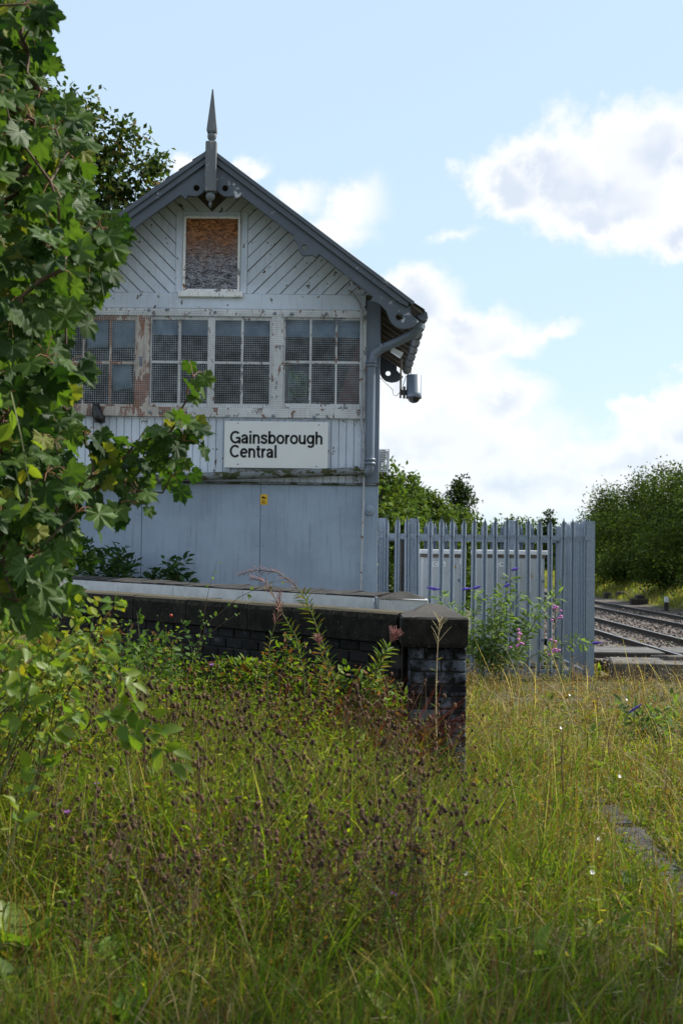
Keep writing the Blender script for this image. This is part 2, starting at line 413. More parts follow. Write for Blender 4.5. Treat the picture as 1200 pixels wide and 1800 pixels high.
M['zinc'] = None
def mk_zinc():
    m, t, b, o = mat('galvanised_steel'); p = wpos(t)
    v = t.new('ShaderNodeTexVoronoi'); t.l.new(p, v.inputs['Vector']); v.inputs['Scale'].default_value = 90
    sep = t.new('ShaderNodeSeparateXYZ'); t.l.new(v.outputs['Color'], sep.inputs[0])
    c = t.mix(sep.outputs[0], (.165,.21,.275,1), (.25,.30,.37,1))
    st = t.noise(t.mapping(p, (20,20,1)), 3, 5).outputs[0]
    c = t.mix(t.math('MULTIPLY', t.step(st, .5, .8), .35), c, (.17,.19,.21,1))
    t.l.new(c, b.inputs['Base Color']); b.inputs['Metallic'].default_value = .3; b.inputs['Roughness'].default_value = .45
    bump(t, b, st, .15, .003); return m
M['zinc'] = mk_zinc()
M['wire'] = plain('galvanised_wire', (.44,.48,.54), .55, .1, .4, 9, 0)
M['cab'] = flaky('cabinet_grey', (.42,.455,.48), (.2,.2,.2), .82, 10, (.2,.2,.19), .3, streak=.25, rough=.4)
M['cablid'] = plain('cabinet_white_lid', (.62,.645,.67), .45, 0, .06, 4, 0)
M['cabbrown'] = plain('cabinet_dirty_rim', (.16,.12,.09), .8, 0, .3, 8, .2)
M['steel'] = plain('polished_rail_head', (.36,.36,.37), .38, .8, .15, 4, 0)
M['railrust'] = plain('rusty_rail', (.035,.024,.018), .85, 0, .35, 7, .3)
M['timber'] = plain('old_black_timber', (.035,.029,.025), .9, 0, .4, 6, .5, 25)
M['deck'] = plain('grey_deck_timber', (.10,.096,.092), .85, 0, .25, 4, .4, 30)
M['conc'] = plain('weathered_concrete', (.09,.082,.072), .92, 0, .5, 5, .6, 28)
M['sleeper'] = plain('sleeper_concrete', (.06,.048,.038), .9, 0, .2, 3, .3)
M['slab'] = plain('grey_edging_stone', (.045,.044,.048), .9, 0, .35, 7, .6, 30)
M['bark'] = plain('grey_bark', (.085,.068,.052), .9, 0, .35, 12, .6, 30)
M['twig'] = plain('brown_twig', (.085,.05,.03), .8, 0, .3, 25, 0)
M['petiole'] = plain('reddish_stalk', (.27,.12,.045), .6, 0, .4, 30, 0)
M['stemgreen'] = plain('green_stem', (.10,.12,.03), .7, 0, .3, 25, 0)
M['stembrown'] = plain('dry_brown_stem', (.125,.075,.036), .8, 0, .4, 18, 0)
M['stemred'] = plain('dark_red_stem', (.11,.022,.02), .7, 0, .4, 18, 0)
M['straw'] = plain('straw', (.48,.39,.22), .8, 0, .25, 18, 0)
M['head'] = plain('brown_seed_head', (.088,.046,.023), .9, 0, .75, 9, .8, 300)
M['purple'] = plain('knapweed_purple', (.30,.09,.42), .7, 0, .3, 60, 0)
M['violet'] = plain('buddleia_violet', (.085,.05,.36), .7, 0, .4, 60, .5, 150)
M['pink'] = plain('willowherb_pink', (.50,.16,.42), .7, 0, .3, 60, 0)
M['seedpink'] = plain('willowherb_seed_pods', (.30,.13,.12), .7, 0, .4, 40, 0)
M['whitef'] = plain('white_petals', (.78,.78,.76), .7, 0, .05, 40, 0)
M['yellowf'] = plain('yellow_petals', (.72,.50,.02), .7, 0, .1, 40, 0)
M['berry'] = plain('orange_hip', (.45,.045,.01), .35, 0, .2, 30, 0)
M['leaf'] = leafy('leaf_col', gloss=.55, spec=.12, trans=.42)
M['leafdull'] = leafy('leaf_col_dull', trans=.30, gloss=.7, spec=.08)
M['grass'] = leafy('grass_col', trans=.42, gloss=.65, spec=.10)
def mk_syc():
    m = leafy('sycamore_leaf', trans=.42, gloss=.5, spots=.85, c1=(.016,.048,.010), c2=(.080,.145,.025), spec=.26)
    t = NT(m.node_tree); b = [n for n in t.n if n.type == 'BSDF_PRINCIPLED'][0]; tr = [n for n in t.n if n.type == 'BSDF_TRANSLUCENT'][0]
    src = b.inputs['Base Color'].links[0].from_socket
    s_ = t.new('ShaderNodeSeparateXYZ'); t.l.new(t.new('ShaderNodeTexCoord').outputs['Object'], s_.inputs[0])
    x = t.math('DIVIDE', s_.outputs[0], .58); y = t.math('DIVIDE', t.math('SUBTRACT', s_.outputs[1], .3), .62)
    ang = t.math('ABSOLUTE', t.math('ARCTAN2', x, y)); r = t.math('SQRT', t.math('ADD', t.math('MULTIPLY', x, x), t.math('MULTIPLY', y, y)))
    v = None
    for a in (0, 52, 113):
        e = t.math('MULTIPLY', t.math('ABSOLUTE', t.math('SUBTRACT', ang, R(a))), r); v = e if v is None else t.math('MINIMUM', v, e)
    ribs = t.math('PINGPONG', t.math('MULTIPLY_ADD', v, .8, r), .085)                 # side veins
    f = t.math('MAXIMUM', t.step(v, .035, .012), t.math('MULTIPLY', t.step(ribs, .016, .004), .45))
    hs = t.new('ShaderNodeHueSaturation'); t.l.new(src, hs.inputs['Color']); hs.inputs['Value'].default_value = 1.75; hs.inputs['Saturation'].default_value = .9
    t.l.new(t.mix(t.math('MULTIPLY', f, .8), src, hs.outputs[0]), b.inputs['Base Color'])
    bump(t, b, t.math('SUBTRACT', 1, f), .35, .004)
    return m
M['syc'] = mk_syc()
M['rose'] = leafy('rose_leaf', trans=.42, gloss=.42, c1=(.080,.155,.026), c2=(.175,.225,.030), spec=.2)
def mk_osb():
    m, t, b, o = mat('weathered_strand_board'); p = wpos(t)
    a = t.noise(t.mapping(p, (1,1,2.2), (0,0,0), (0,.5,0)), 11, 6, .72, 2.2).outputs[0]
    a2 = t.noise(t.mapping(p, (1,1,2.4), (3,0,1), (0,-.7,0)), 12, 6, .72, 2.0).outputs[0]
    s = t.new('ShaderNodeSeparateXYZ'); t.l.new(p, s.inputs[0])
    g = t.math('ADD', s.outputs[2], t.math('MULTIPLY', t.math('SUBTRACT', t.noise(p, 6, 4).outputs[0], .5), .45))
    f = t.step(g, 4.72, 5.30)
    org = t.mix(t.step(a, .38, .62), (.06,.018,.007,1), (.46,.19,.065,1))
    gry = t.mix(t.step(a2, .40, .60), (.03,.034,.05,1), (.34,.345,.39,1))
    t.l.new(t.mix(f, gry, org), b.inputs['Base Color']); b.inputs['Roughness'].default_value = .85
    bump(t, b, t.math('ADD', a, a2), .6, .006); return m
M['osb'] = mk_osb()
def mk_glass():
    m, t, b, o = mat('window_glass')
    tr = t.new('ShaderNodeBsdfTransparent'); tr.inputs[0].default_value = (.74,.84,.95,1)
    gl = t.new('ShaderNodeBsdfGlossy'); gl.inputs['Roughness'].default_value = .03
    fr = t.new('ShaderNodeFresnel'); fr.inputs[0].default_value = 1.5
    bump_n = t.new('ShaderNodeBump'); bump_n.inputs['Strength'].default_value = .04; bump_n.inputs['Distance'].default_value = .02
    t.l.new(t.noise(wpos(t), 4, 2).outputs[0], bump_n.inputs['Height']); t.l.new(bump_n.outputs[0], gl.inputs['Normal'])
    mx = t.new('ShaderNodeMixShader'); t.l.new(t.math('MULTIPLY', fr.outputs[0], 1.0), mx.inputs[0])
    t.l.new(tr.outputs[0], mx.inputs[1]); t.l.new(gl.outputs[0], mx.inputs[2])
    df = t.new('ShaderNodeBsdfDiffuse'); df.inputs[0].default_value = (.35,.37,.4,1)       # dust film
    m2 = t.new('ShaderNodeMixShader'); t.l.new(t.math('MULTIPLY', t.step(t.noise(wpos(t), 7, 5).outputs[0], .3, .8), .035), m2.inputs[0])
    t.l.new(mx.outputs[0], m2.inputs[1]); t.l.new(df.outputs[0], m2.inputs[2])
    t.l.new(m2.outputs[0], o.inputs[0]); return m
M['glass'] = mk_glass()
def mk_brick(name='blue_engineering_brick', bloom=(.56,.74,.6)):
    m, t, b, o = mat(name); p = wpos(t)
    r = t.new('ShaderNodeObjectInfo').outputs['Random']
    c = t.mix(r, (.005,.005,.007,1), (.016,.0155,.020,1))
    n = t.noise(p, 9, 6, .65).outputs[0]
    c = t.mix(t.math('MULTIPLY', t.step(n, bloom[0], bloom[1]), bloom[2]), c, (.16,.18,.24,1))           # lime bloom
    c = t.mix(t.math('MULTIPLY', t.step(t.noise(p, 21, 4).outputs[0], .6, .75), .5), c, (.06,.028,.022,1))
    t.l.new(c, b.inputs['Base Color']); b.inputs['Roughness'].default_value = .6; b.inputs['Specular IOR Level'].default_value = .12
    bump(t, b, t.noise(p, 45, 5).outputs[0], .35, .004); return m
M['brick'] = mk_brick(); M['pierbrick'] = mk_brick('limed_sunlit_brick', (.43,.64,.75))  # stronger pier bloom: lime, plus its sunlit edge put into the colour
M['soot'] = plain('sooty_weathered_stone', (.022,.021,.020), .95, 0, .5, 12, .6, 40)
M['mortar'] = plain('old_mortar', (.032,.029,.026), .95, 0, .35, 10, .5, 60)
def mk_coping(name, c0, c1, lich, lo):
    m, t, b, o = mat(name); p = wpos(t)
    n = t.noise(p, 7, 7, .68).outputs[0]
    c = t.mix(t.step(n, .35, .7), c0+(1,), c1+(1,))
    s = t.new('ShaderNodeSeparateXYZ'); t.l.new(t.new('ShaderNodeNewGeometry').outputs['Normal'], s.inputs[0])
    lm = t.math('MULTIPLY', t.step(t.math('ADD', s.outputs[2], t.math('MULTIPLY', t.math('SUBTRACT', t.noise(p, 30, 5).outputs[0], .5), 1.2)), .12, .75), lo)
    c = t.mix(lm, c, lich+(1,))                                                           # lichen grows on the upward faces
    sp = t.noise(p, 60, 3).outputs[0]
    c = t.mix(t.math('MULTIPLY', t.step(sp, .66, .72), .55), c, (.26,.25,.23,1))
    t.l.new(c, b.inputs['Base Color']); b.inputs['Roughness'].default_value = .95; b.inputs['Specular IOR Level'].default_value = .15
    gr = t.new('ShaderNodeTexWave', wave_type='BANDS', bands_direction='X'); t.l.new(p, gr.inputs[0]); gr.inputs['Scale'].default_value = 17; gr.inputs['Distortion'].default_value = 1.2
    bump(t, b, t.math('ADD', t.math('MULTIPLY', gr.outputs[1], t.math('MULTIPLY', t.step(s.outputs[2], .3, .1), .3)), t.noise(p, 25, 5).outputs[0]), .6, .008); return m
M['coping'] = mk_coping('soot_black_coping', (.009,.0085,.0085), (.026,.024,.022), (.09,.08,.055), .8)
M['capgrey'] = mk_coping('lichened_cap', (.012,.011,.0105), (.036,.033,.031), (.085,.080,.076), .9)
def mk_whitecoping():
    m, t, b, o = mat('whitewashed_coping'); p = wpos(t)
    n = t.noise(p, 6, 6, .65).outputs[0]
    c = t.mix(t.step(n, .3, .7), (.50,.525,.55,1), (.66,.68,.70,1))
    c = t.mix(t.step(t.noise(p, 24, 6, .7).outputs[0], .66, .70), c, (.13,.12,.11,1))
    t.l.new(c, b.inputs['Base Color']); b.inputs['Roughness'].default_value = .85
    gr = t.new('ShaderNodeTexWave', wave_type='BANDS', bands_direction='X'); t.l.new(p, gr.inputs[0]); gr.inputs['Scale'].default_value = 17; gr.inputs['Distortion'].default_value = 1.0
    bump(t, b, gr.outputs[1], .3, .006); return m
M['whitewash'] = mk_whitecoping()
def mk_ground():
    m, t, b, o = mat('rough_grassland_soil'); p = wpos(t)
    n = t.noise(p, 2.3, 8, .65).outputs[0]; n2 = t.noise(p, .12, 4).outputs[0]
    c = t.mix(t.step(n, .35, .68), (.035,.045,.014,1), (.095,.085,.035,1))
    c = t.mix(t.math('MULTIPLY', t.step(n2, .45, .6), .5), c, (.14,.12,.055,1))
    t.l.new(c, b.inputs['Base Color']); b.inputs['Roughness'].default_value = .95
    bump(t, b, t.noise(p, 14, 6).outputs[0], .8, .05); return m
M['ground'] = mk_ground()
def mk_ballast():
    m, t, b, o = mat('granite_ballast'); p = wpos(t)
    v = t.new('ShaderNodeTexVoronoi'); t.l.new(p, v.inputs['Vector']); v.inputs['Scale'].default_value = 17
    s = t.new('ShaderNodeSeparateXYZ'); t.l.new(v.outputs['Color'], s.inputs[0])
    c = t.mix(s.outputs[0], (.055,.043,.036,1), (.17,.145,.128,1))
    c = t.mix(t.math('MULTIPLY', t.step(t.noise(p, .9, 4).outputs[0], .5, .62), .4), c, (.15,.10,.075,1))
    t.l.new(c, b.inputs['Base Color']); b.inputs['Roughness'].default_value = .9
    bump(t, b, t.math('SUBTRACT', 1.0, v.outputs['Distance']), 1.0, .05); return m
M['ballast'] = mk_ballast()
M['stone'] = leafy('ballast_stone', trans=0.0, gloss=.85, spec=.2)

# ---------------------------------------------------------------- ground and railway
def sm(x, a, b):
    t = min(1, max(0, (x-a)/(b-a))); return t*t*(3-2*t)
def gz(x, y):
    """height of the ground: a level apron, the lower trackbed beyond its end, a verge and banks"""
    drop = sm(x, 3.45, 4.6)*sm(y, 18.9, 20.2)
    drop = max(drop, sm(x, 5.2, 6.2))
    z = -.64*drop
    z += .95*sm(x, 14.3, 17.2) + .5*sm(x, 18, 30)
    z += .9*sm(-x, -1.2, 4.0)*sm(y, 26, 48)*(1-sm(x, 1.5, 4))
    return z
def build_ground():
    xs = [-2500,-600,-150,-60,-30,-16,-10,-7,-5,-4] + [i*.5 for i in range(-6, 7)] + [3.3,3.5,3.7,4.0,4.3,4.6,5,5.2,5.5,5.8,6.2,7,9,11,13,14.2,15,16,17,18,21,24,30,45,80,200,700,2500]
    ys = [-2500,-500,-100,-30,-10,-3,0] + [i*.75 for i in range(1, 25)] + [18.4,18.9,19.2,19.5,19.8,20.2,21,22,24,26,29,33,38,43,48,55,70,90,120,160,240,400,900,2500,6000]
    xs = sorted(set(xs)); ys = sorted(set(ys))
    V = [(x,y,gz(x,y)) for y in ys for x in xs]; n = len(xs)
    F = [(j*n+i, j*n+i+1, (j+1)*n+i+1, (j+1)*n+i) for j in range(len(ys)-1) for i in range(n-1)]
    me = bpy.data.meshes.new('ground'); me.from_pydata(V, [], F); me.materials.append(M['ground'])
    for p in me.polygons: p.use_smooth = True
    tag(link('ground', me), kind='structure')
build_ground()
RAILZ = EYE - 2.02; BAL = RAILZ - .16
def build_track():
    mb = MB()
    prof = [(3.9,-.02),(4.7,BAL-.02),(5.8,BAL),(13.6,BAL),(14.1,BAL-.12),(14.5,BAL-.2)]
    ys = [20.3,21.5,23,26,30,40,60,100,200,500]
    V = []; F = []
    for y in ys:
        for i, (x, z) in enumerate(prof): V.append((x, y, max(gz(x, y)+.02, z) if i in (0,) else max(z, gz(x,y)+.015)))
    n = len(prof)
    for j in range(len(ys)-1):
        for i in range(n-1): F.append((j*n+i, j*n+i+1, (j+1)*n+i+1, (j+1)*n+i))
    mb.add(V, F); tb = mb.build('trackbed', M['ballast']); tag(tb, kind='structure')
    # loose stones
    N = 15000
    y = 22 + (RNG.random(N)**1.7)*42; x = 3.9 + RNG.random(N)*10.2
    keep = np.ones(N, bool)
    for rx in (7.15, 8.65, 10.75, 12.25): keep &= np.abs(x-rx) > .09
    keep &= ~((y > 31.9) & (y < 34.1) & (x < 8.7))
    x, y = x[keep], y[keep]; z = np.array([max(BAL, gz(a,b)) for a, b in zip(x, y)]) + RNG.normal(.012, .012, len(x))
    ico = [(0,0,1),(.89,0,.45),(.28,.85,.45),(-.72,.53,.45),(-.72,-.53,.45),(.28,-.85,.45),(.72,.53,-.45),(-.28,.85,-.45),(-.89,0,-.45),(-.28,-.85,-.45),(.72,-.53,-.45)]
    fs = [(0,1,2),(0,2,3),(0,3,4),(0,4,5),(0,5,1),(1,6,2),(2,7,3),(3,8,4),(4,9,5),(5,10,1),(2,6,7),(3,7,8),(4,8,9),(5,9,10),(1,10,6)]
    a = RNG.normal(size=(len(x),3)); bN = RNG.normal(size=(len(x),3))
    c = RNG.random(len(x))[:,None]; col = np.array([.07,.055,.047])*(1-c) + np.array([.245,.21,.19])*c
    s = RNG.uniform(.022, .045, (len(x),1))*RNG.uniform(.6, 1.25, (len(x),3))*(1+np.maximum(0,(y[:,None]-30))*.012)
    me = scatter('ballast_stones', ico, fs, np.stack([x,y,z],1), basis(a,bN), s, M['stone'], col, jit=.18)
    tag(link('ballast_stones', me), 'loose pinkish grey granite stones covering the trackbed', 'ballast', kind='stuff')
    # two tracks
    rail_me = None
    for k, (xa, xb, lab) in enumerate(((7.15, 8.65, 'railway track nearer the grey steel fence, with timber crossing boards'),
                                       (10.75, 12.25, 'railway track on the far side, beside the grassy verge'))):
        t = thing('railway_track', lab, 'track', (xa, 30, BAL), 'the two tracks')
        for x in (xa, xb):
            P = [(-.07,0),(.07,0),(.07,.014),(.012,.03),(.012,.112),(.036,.125),(.036,.155),(-.036,.155),(-.036,.125),(-.012,.112),(-.012,.03),(-.07,.014)]
            r = MB().prism([(x+a, BAL+.005+b) for a, b in P], 21.5, 230).build('rail', M['railrust'], t)
            MB().box(x-.034, x+.034, 21.5, 230, BAL+.1605, BAL+.1645).build('running_surface', M['steel'], r)
        sl = MB().bbox(-1.25,1.25,-.125,.125,-.14,.004,.02).mesh('sleeper', False)[0]; sl.materials.append(M['sleeper'])
        y = 22.0
        while y < 95:
            if not (k == 0 and 31.8 < y < 34.2): link('sleeper', sl, t, ((xa+xb)/2 + random.gauss(0,.015), y, BAL+.002), (0,0,random.gauss(0,.006)))
            y += .66
        if k == 0:
            for x0, x1, n in ((4.75, 7.02, 8), (7.28, 8.5, 8)):
                for i in range(n):
                    y0 = 32.0 + i*.24
                    MB().bbox(x0+random.uniform(-.03,.03), x1, y0, y0+.225, RAILZ-.16, RAILZ-.012+random.uniform(-.006,.006), .01).build('crossing_board', M['deck'], t)
            MB().box(4.8, 7.0, 31.93, 31.985, BAL-.02, RAILZ-.04).build('crossing_bearer', M['timber'], t)
            MB().tube([(6.2,30.6,BAL+.06),(6.75,30.9,BAL+.07),(7.05,31.1,BAL+.06)], .03, 8).build('point_rod', M['sleeper'], t)
build_track()

# concrete slabs at the end of the apron
def slab(name, label, cat, x0, x1, y0, y1, z0, z1, m, rz=0, group=None, tilt=0):
    cx, cy = (x0+x1)/2, (y0+y1)/2
    mb = MB(); mb.bbox(x0-cx, x1-cx, y0-cy, y1-cy, 0, z1-z0, .018)
    me, c = mb.mesh(name, False); me.materials.append(m)
    for v in me.vertices: v.co += Vector((random.gauss(0,.006), random.gauss(0,.006), random.gauss(0,.004)))
    return tag(link(name, me, None, (cx, cy, z0), (tilt, 0, rz)), label, cat, group)
slab('concrete_slab', 'weathered concrete slab lying at the edge of the ballast', 'slab', 3.42, 4.40, 18.45, 19.2, -.08, .25, M['conc'], -.12, tilt=.03)
slab('concrete_slab', 'second concrete slab, sloping behind the first at the right edge', 'slab', 4.12, 5.6, 18.85, 19.7, -.10, .29, M['conc'], .06, tilt=-.05)
slab('concrete_block', 'low concrete footing block under the slabs at the right edge', 'block', 3.95, 4.9, 18.15, 18.5, -.1, .0, M['conc'], .05)
for i, (px, py, w, lab) in enumerate(((1068,1047,15,'leftmost and smallest black timber offcut on the far verge'), (1092,1049,18,'black timber offcut in the middle of three on the far verge'), (1122,1057,31,'largest black timber offcut on the far verge, near the marker post'))):
    p = ground_at(px, py+2, -.5); w = w*p.y/FPX
    t = MB(); t.bbox(p.x-w/2, p.x+w/2, p.y-.25, p.y+.25, gz(p.x,p.y)-.05, gz(p.x,p.y)+.34, .04)
    if i == 2: t.bbox(p.x-w*.15, p.x+w*.3, p.y-.1, p.y+.5, gz(p.x,p.y)+.32, gz(p.x,p.y)+.52, .05)
    tag(t.build('timber_offcut', M['timber']), lab, 'timber', 'timber offcuts on the verge')
p = ground_at(1170, 1071, -.5)
t = thing('marker_post', 'short black lineside post with a pale top on the grass verge', 'post', (p.x, p.y, -.6))
MB().bbox(p.x-.09, p.x+.09, p.y-.06, p.y+.06, -.75, -.2, .01).build('post', M['timber'], t)
MB().bbox(p.x-.085, p.x+.085, p.y-.08, p.y+.05, -.198, .03, .01).build('cap', M['cablid'], t)

# edging stones in the grass
names = ('nearest the camera, at the right edge', 'second from the camera', 'third from the camera', 'fourth from the camera', 'fifth from the camera, half lost in grass', 'farthest, almost swallowed by grass')
y = 5.35
for i, nm in enumerate(names):
    L = (.78, .62, .85, .7, .75, .7)[i]
    s_ = slab('edging_stone', 'flat grey stone of the old edging, ' + nm, 'stone', 1.48, 1.68, y+.012, y+L-.012, -.08, .018, M['slab'], random.gauss(-.03,.015), 'flat stones of the old platform edging', random.gauss(0,.01))
    y += L

# ---------------------------------------------------------------- signal box
YB = 16.0; YG = 15.58; YR = 20.0
XC = at(372, 420, YB).x; XR = at(666, 800, YB).x; XL = 2*XC - XR
fz = lambda px, py: at(px, py, YB).z
fx = lambda px, py: at(px, py, YB).x
def build_box():
    T = thing('signal_box', 'weathered grey wooden signal box with a steep gable and tall finial', 'signal box', (XC, YB, 0))
    b = lambda x0,x1,y0,y1,z0,z1: MB().box(x0,x1,y0,y1,z0,z1)
    zmid = fz(470, 851); zsill0 = fz(400, 734); zhead = fz(400, 549); zfr0 = fz(400, 543); zfr1 = fz(400, 516)
    # lower storey: painted sheet panels on a core
    b(XL+.01, XR-.01, YB+.02, YB+.15, -.1, zmid).build('lower_wall_core', M['panel'], T)
    seams = [XL, fx(249.5, 900), fx(457, 950), fx(640, 950)-.03, XR]
    for i in range(3):
        x1 = seams[i+1] if i < 2 else XR
        p = MB().bbox(seams[i]+.003, x1-.003, YB, YB+.018, -.05, zmid-.004, .003).build('wall_panel', M['panel'], T)
        for z in np.arange(.35, zmid, .33):
            MB().lathe((x1-.03 if i < 2 else seams[i]+.035, YB-.003, z), [(.0,0),(.006,.0),(.007,.004)], 8, 'Y').build('screw', M['corner'], p)
    b(XL-.005, XR+.006, YB-.028, YB+.05, zmid, zmid+.022).build('drip_strip', M['moss'], T)
    # band of vertical matchboards under the windows
    b(XL+.02, XR-.02, YB+.022, YB+.12, zmid+.022, zsill0).build('upper_wall_core', M['board'], T)
    w = .0865; xx = XL+.02; i = 0; xe = fx(643, 800)
    while xx < xe-.02:
        w2 = min(w, xe-xx)
        MB().bbox(xx+.003, xx+w2-.003, YB+.002+(.006 if i % 2 else 0), YB+.022, zmid+.024, zsill0-.002, .004).build('matchboard', M['board'], T)
        xx += w; i += 1
    # corner posts
    zeave = fz(655, 528)
    cpx0 = fx(643, 700)
    MB().bbox(cpx0, XR, YB-.012, YB+.16, zmid+.023, zeave, .005).build('corner_post', M['corner'], T)
    MB().bbox(XL, XL+(XR-cpx0), YB-.012, YB+.16, zmid+.023, zeave, .005).build('corner_post', M['corner'], T)
    # side and back walls
    for x0, x1 in ((XL, XL+.1), (XR-.1, XR)):
        b(x0, x1, YB+.161, YR, -.1, zeave+.05).build('side_wall', M['board'], T)
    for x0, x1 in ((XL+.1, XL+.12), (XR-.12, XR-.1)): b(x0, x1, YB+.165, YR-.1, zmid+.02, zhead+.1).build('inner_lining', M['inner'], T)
    # back wall with a window that lets the greenery show through
    p0 = at(502, 707, YR); p1 = at(546, 648, YR)
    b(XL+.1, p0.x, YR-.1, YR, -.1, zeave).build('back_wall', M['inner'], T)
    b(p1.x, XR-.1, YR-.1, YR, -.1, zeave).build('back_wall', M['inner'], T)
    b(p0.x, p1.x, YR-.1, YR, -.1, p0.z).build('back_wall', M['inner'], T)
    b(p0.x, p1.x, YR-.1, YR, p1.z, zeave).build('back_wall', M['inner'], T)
    bw = MB()
    for (x0,x1,z0,z1) in ((p0.x,p0.x+.05,p0.z,p1.z),(p1.x-.05,p1.x,p0.z,p1.z),(p0.x+.05,p1.x-.05,p0.z,p0.z+.05),(p0.x+.05,p1.x-.05,p1.z-.05,p1.z)): bw.box(x0,x1,YR-.115,YR-.02,z0,z1)
    bwf = bw.build('back_window_frame', M['white'], T)
    MB().box(p0.x+.05, p1.x-.05, YR-.07, YR-.066, p0.z+.05, p1.z-.05).build('pane', M['glass'], bwf)
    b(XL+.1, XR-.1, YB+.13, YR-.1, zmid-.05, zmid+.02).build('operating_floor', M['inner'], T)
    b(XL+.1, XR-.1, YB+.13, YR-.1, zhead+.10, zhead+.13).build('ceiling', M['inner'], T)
    # --- windows behind the guard mesh
    yw = YB+.03
    zs1 = fz(400, 716); zt1 = fz(400, 556)
    wins = [('left', [(106,144),(147,191),(195,236)], M['rust'], (100, 240)), ('mid', [(266,312.5),(317,364),(377,422.5),(427,473)], M['white'], (263, 477)), ('right', [(501,543.5),(547.5,588.5),(592,632)], M['white'], (498, 636))]
    for nm, cols, fm, (a, c) in wins:
        win = None
        xa, xb = fx(a, 640), fx(c, 640)
        pz = [fz((a+c)/2, 561.5+.004*0), fz((a+c)/2, 634), fz((a+c)/2, 638.5), fz((a+c)/2, 709)]
        colx = [(fx(u, 640), fx(v, 640)) for u, v in cols]
        # stiles and glazing bars
        fr = MB(); edges = [xa] + [e for cx in colx for e in cx] + [xb]
        for k in range(0, len(edges), 2): fr.bbox(edges[k], edges[k+1], yw, yw+.045, zs1, zt1, .005)
        win = fr.build('window', fm, T); tag(win, {'left':'rust stained window with papers behind it', 'mid':'four-light window, a pair of sashes', 'right':'window with a red cloth behind it'}[nm])
        for (x0, x1) in colx:
            for z0, z1 in ((zs1, pz[3]), (pz[2], pz[1]), (pz[0], zt1)):
                MB().bbox(x0, x1, yw+.004, yw+.041, z0, z1, .004).build('glazing_bar', fm, win)
            for z0, z1 in ((pz[3], pz[2]), (pz[1], pz[0])):
                MB().box(x0, x1, yw+.02, yw+.024, z0, z1).build('pane', M['glass'], win)
    for u, v in ((60,100),(240,263),(477,498),(636,643)):
        MB().bbox(fx(u,640), fx(v,640), YB-.002, YB+.1, zs1-.005, zt1, .004).build('mullion', M['rust'] if u < 250 else M['white'], T)
    MB().bbox(XL+.1, fx(643,640), YB-.004, YB+.1, zt1, zfr0-.002, .004).build('head_rail', M['white'], T)
    MB().bbox(XL+.06, fx(330,640), YB-.03, YB+.1, zsill0, zs1-.006, .006).build('sill', M['rust'], T)
    MB().bbox(fx(330,640)+.004, fx(642.5,640), YB-.03, YB+.1, zsill0, zs1-.006, .006).build('sill', M['white'], T)
    # blinds gathered at the window heads
    for u, v, y1 in ((266,364,586),(377,473,588),(501,632,590)):
        MB().box(fx(u-2,600), fx(v+2,600), yw+.10, yw+.112, fz((u+v)/2, y1), zt1+.01).build('blind', M['blind'], T)
    # wire guard
    g = MB(); sp = .0247; r = .0014
    gx0, gx1 = fx(102,640), fx(643.5,640); gz0, gz1 = fz(440,737), fz(440,542)
    n = int((gx1-gx0)/sp)
    for i in range(n+1): g.box(gx0+i*sp-r, gx0+i*sp+r, YB-.046, YB-.0434, gz0, gz1)
    n = int((gz1-gz0)/sp)
    for i in range(n+1): g.box(gx0, gx1, YB-.043, YB-.0404, gz0+i*sp-r, gz0+i*sp+r)
    gd = g.build('wire_guard', M['wire'], T); gd['label'] = 'fine square wire mesh over the windows'
    for px, py in ((262,545),(293,544),(378,549),(483,551),(513,552),(573,552),(264,724),(282,724),(480,731),(552,734)):
        MB().lathe(at(px,py,YB-.048), [(0,-.012),(.016,-.01),(.02,0)], 10, 'Y').build('guard_bolt', M['zinc'], gd)
    # --- gable: frieze, boarded loft window, diagonal boards
    rz = lambda x: at(371, 268, YG).z - .10 - .735*abs(x-XC)        # underside of the roof
    tri = [(XL, zfr0), (XR, zfr0), (XR, rz(XR)), (XC, rz(XC)), (XL, rz(XL))]
    lx0, lx1 = fx(322,450), fx(422.5,450); lz0, lz1 = fz(372,513), fz(372,380)
    MB().prism(tri, YB+.024, YB+.12).build('gable_core', M['soffit'], T)
    MB().bbox(XL+.09, fx(643,520), YB-.004, YB+.022, zfr0, zfr1, .004).build('frieze_board', M['board'], T)
    fa0, fa1 = fx(309,450), fx(435,450)
    MB().bbox(fa0, lx0-.002, YB+.001, YB+.023, zfr1+.003, lz1+.055, .003).build('window_facing', M['board'], T)
    MB().bbox(lx1+.002, fa1, YB+.001, YB+.023, zfr1+.003, lz1+.055, .003).build('window_facing', M['board'], T)
    MB().bbox(lx0, lx1, YB+.001, YB+.023, lz1+.003, lz1+.055, .003).build('window_facing', M['board'], T)
    wn = MB()
    fw = .03
    for q in ((lx0,lx0+fw,lz0,lz1),(lx1-fw,lx1,lz0,lz1),(lx0+fw,lx1-fw,lz1-fw,lz1),(lx0+fw,lx1-fw,lz0,lz0+fw)): wn.bbox(q[0],q[1],YB-.02,YB+.03,q[2],q[3],.004)
    lw = wn.build('loft_window', M['white'], T); lw['label'] = 'small gable window boarded over with strand board'
    MB().bbox(lx0+fw, lx1-fw, YB+.004, YB+.018, lz0+fw, lz1-fw, .002).build('strand_board', M['osb'], lw)
    MB().bbox(fx(314,518), fx(427.5,518), YB-.05, YB+.01, fz(371,523), lz0-.001, .006).build('sill', M['white'], lw)
    bwid = .1105; s2 = math.sqrt(.5)
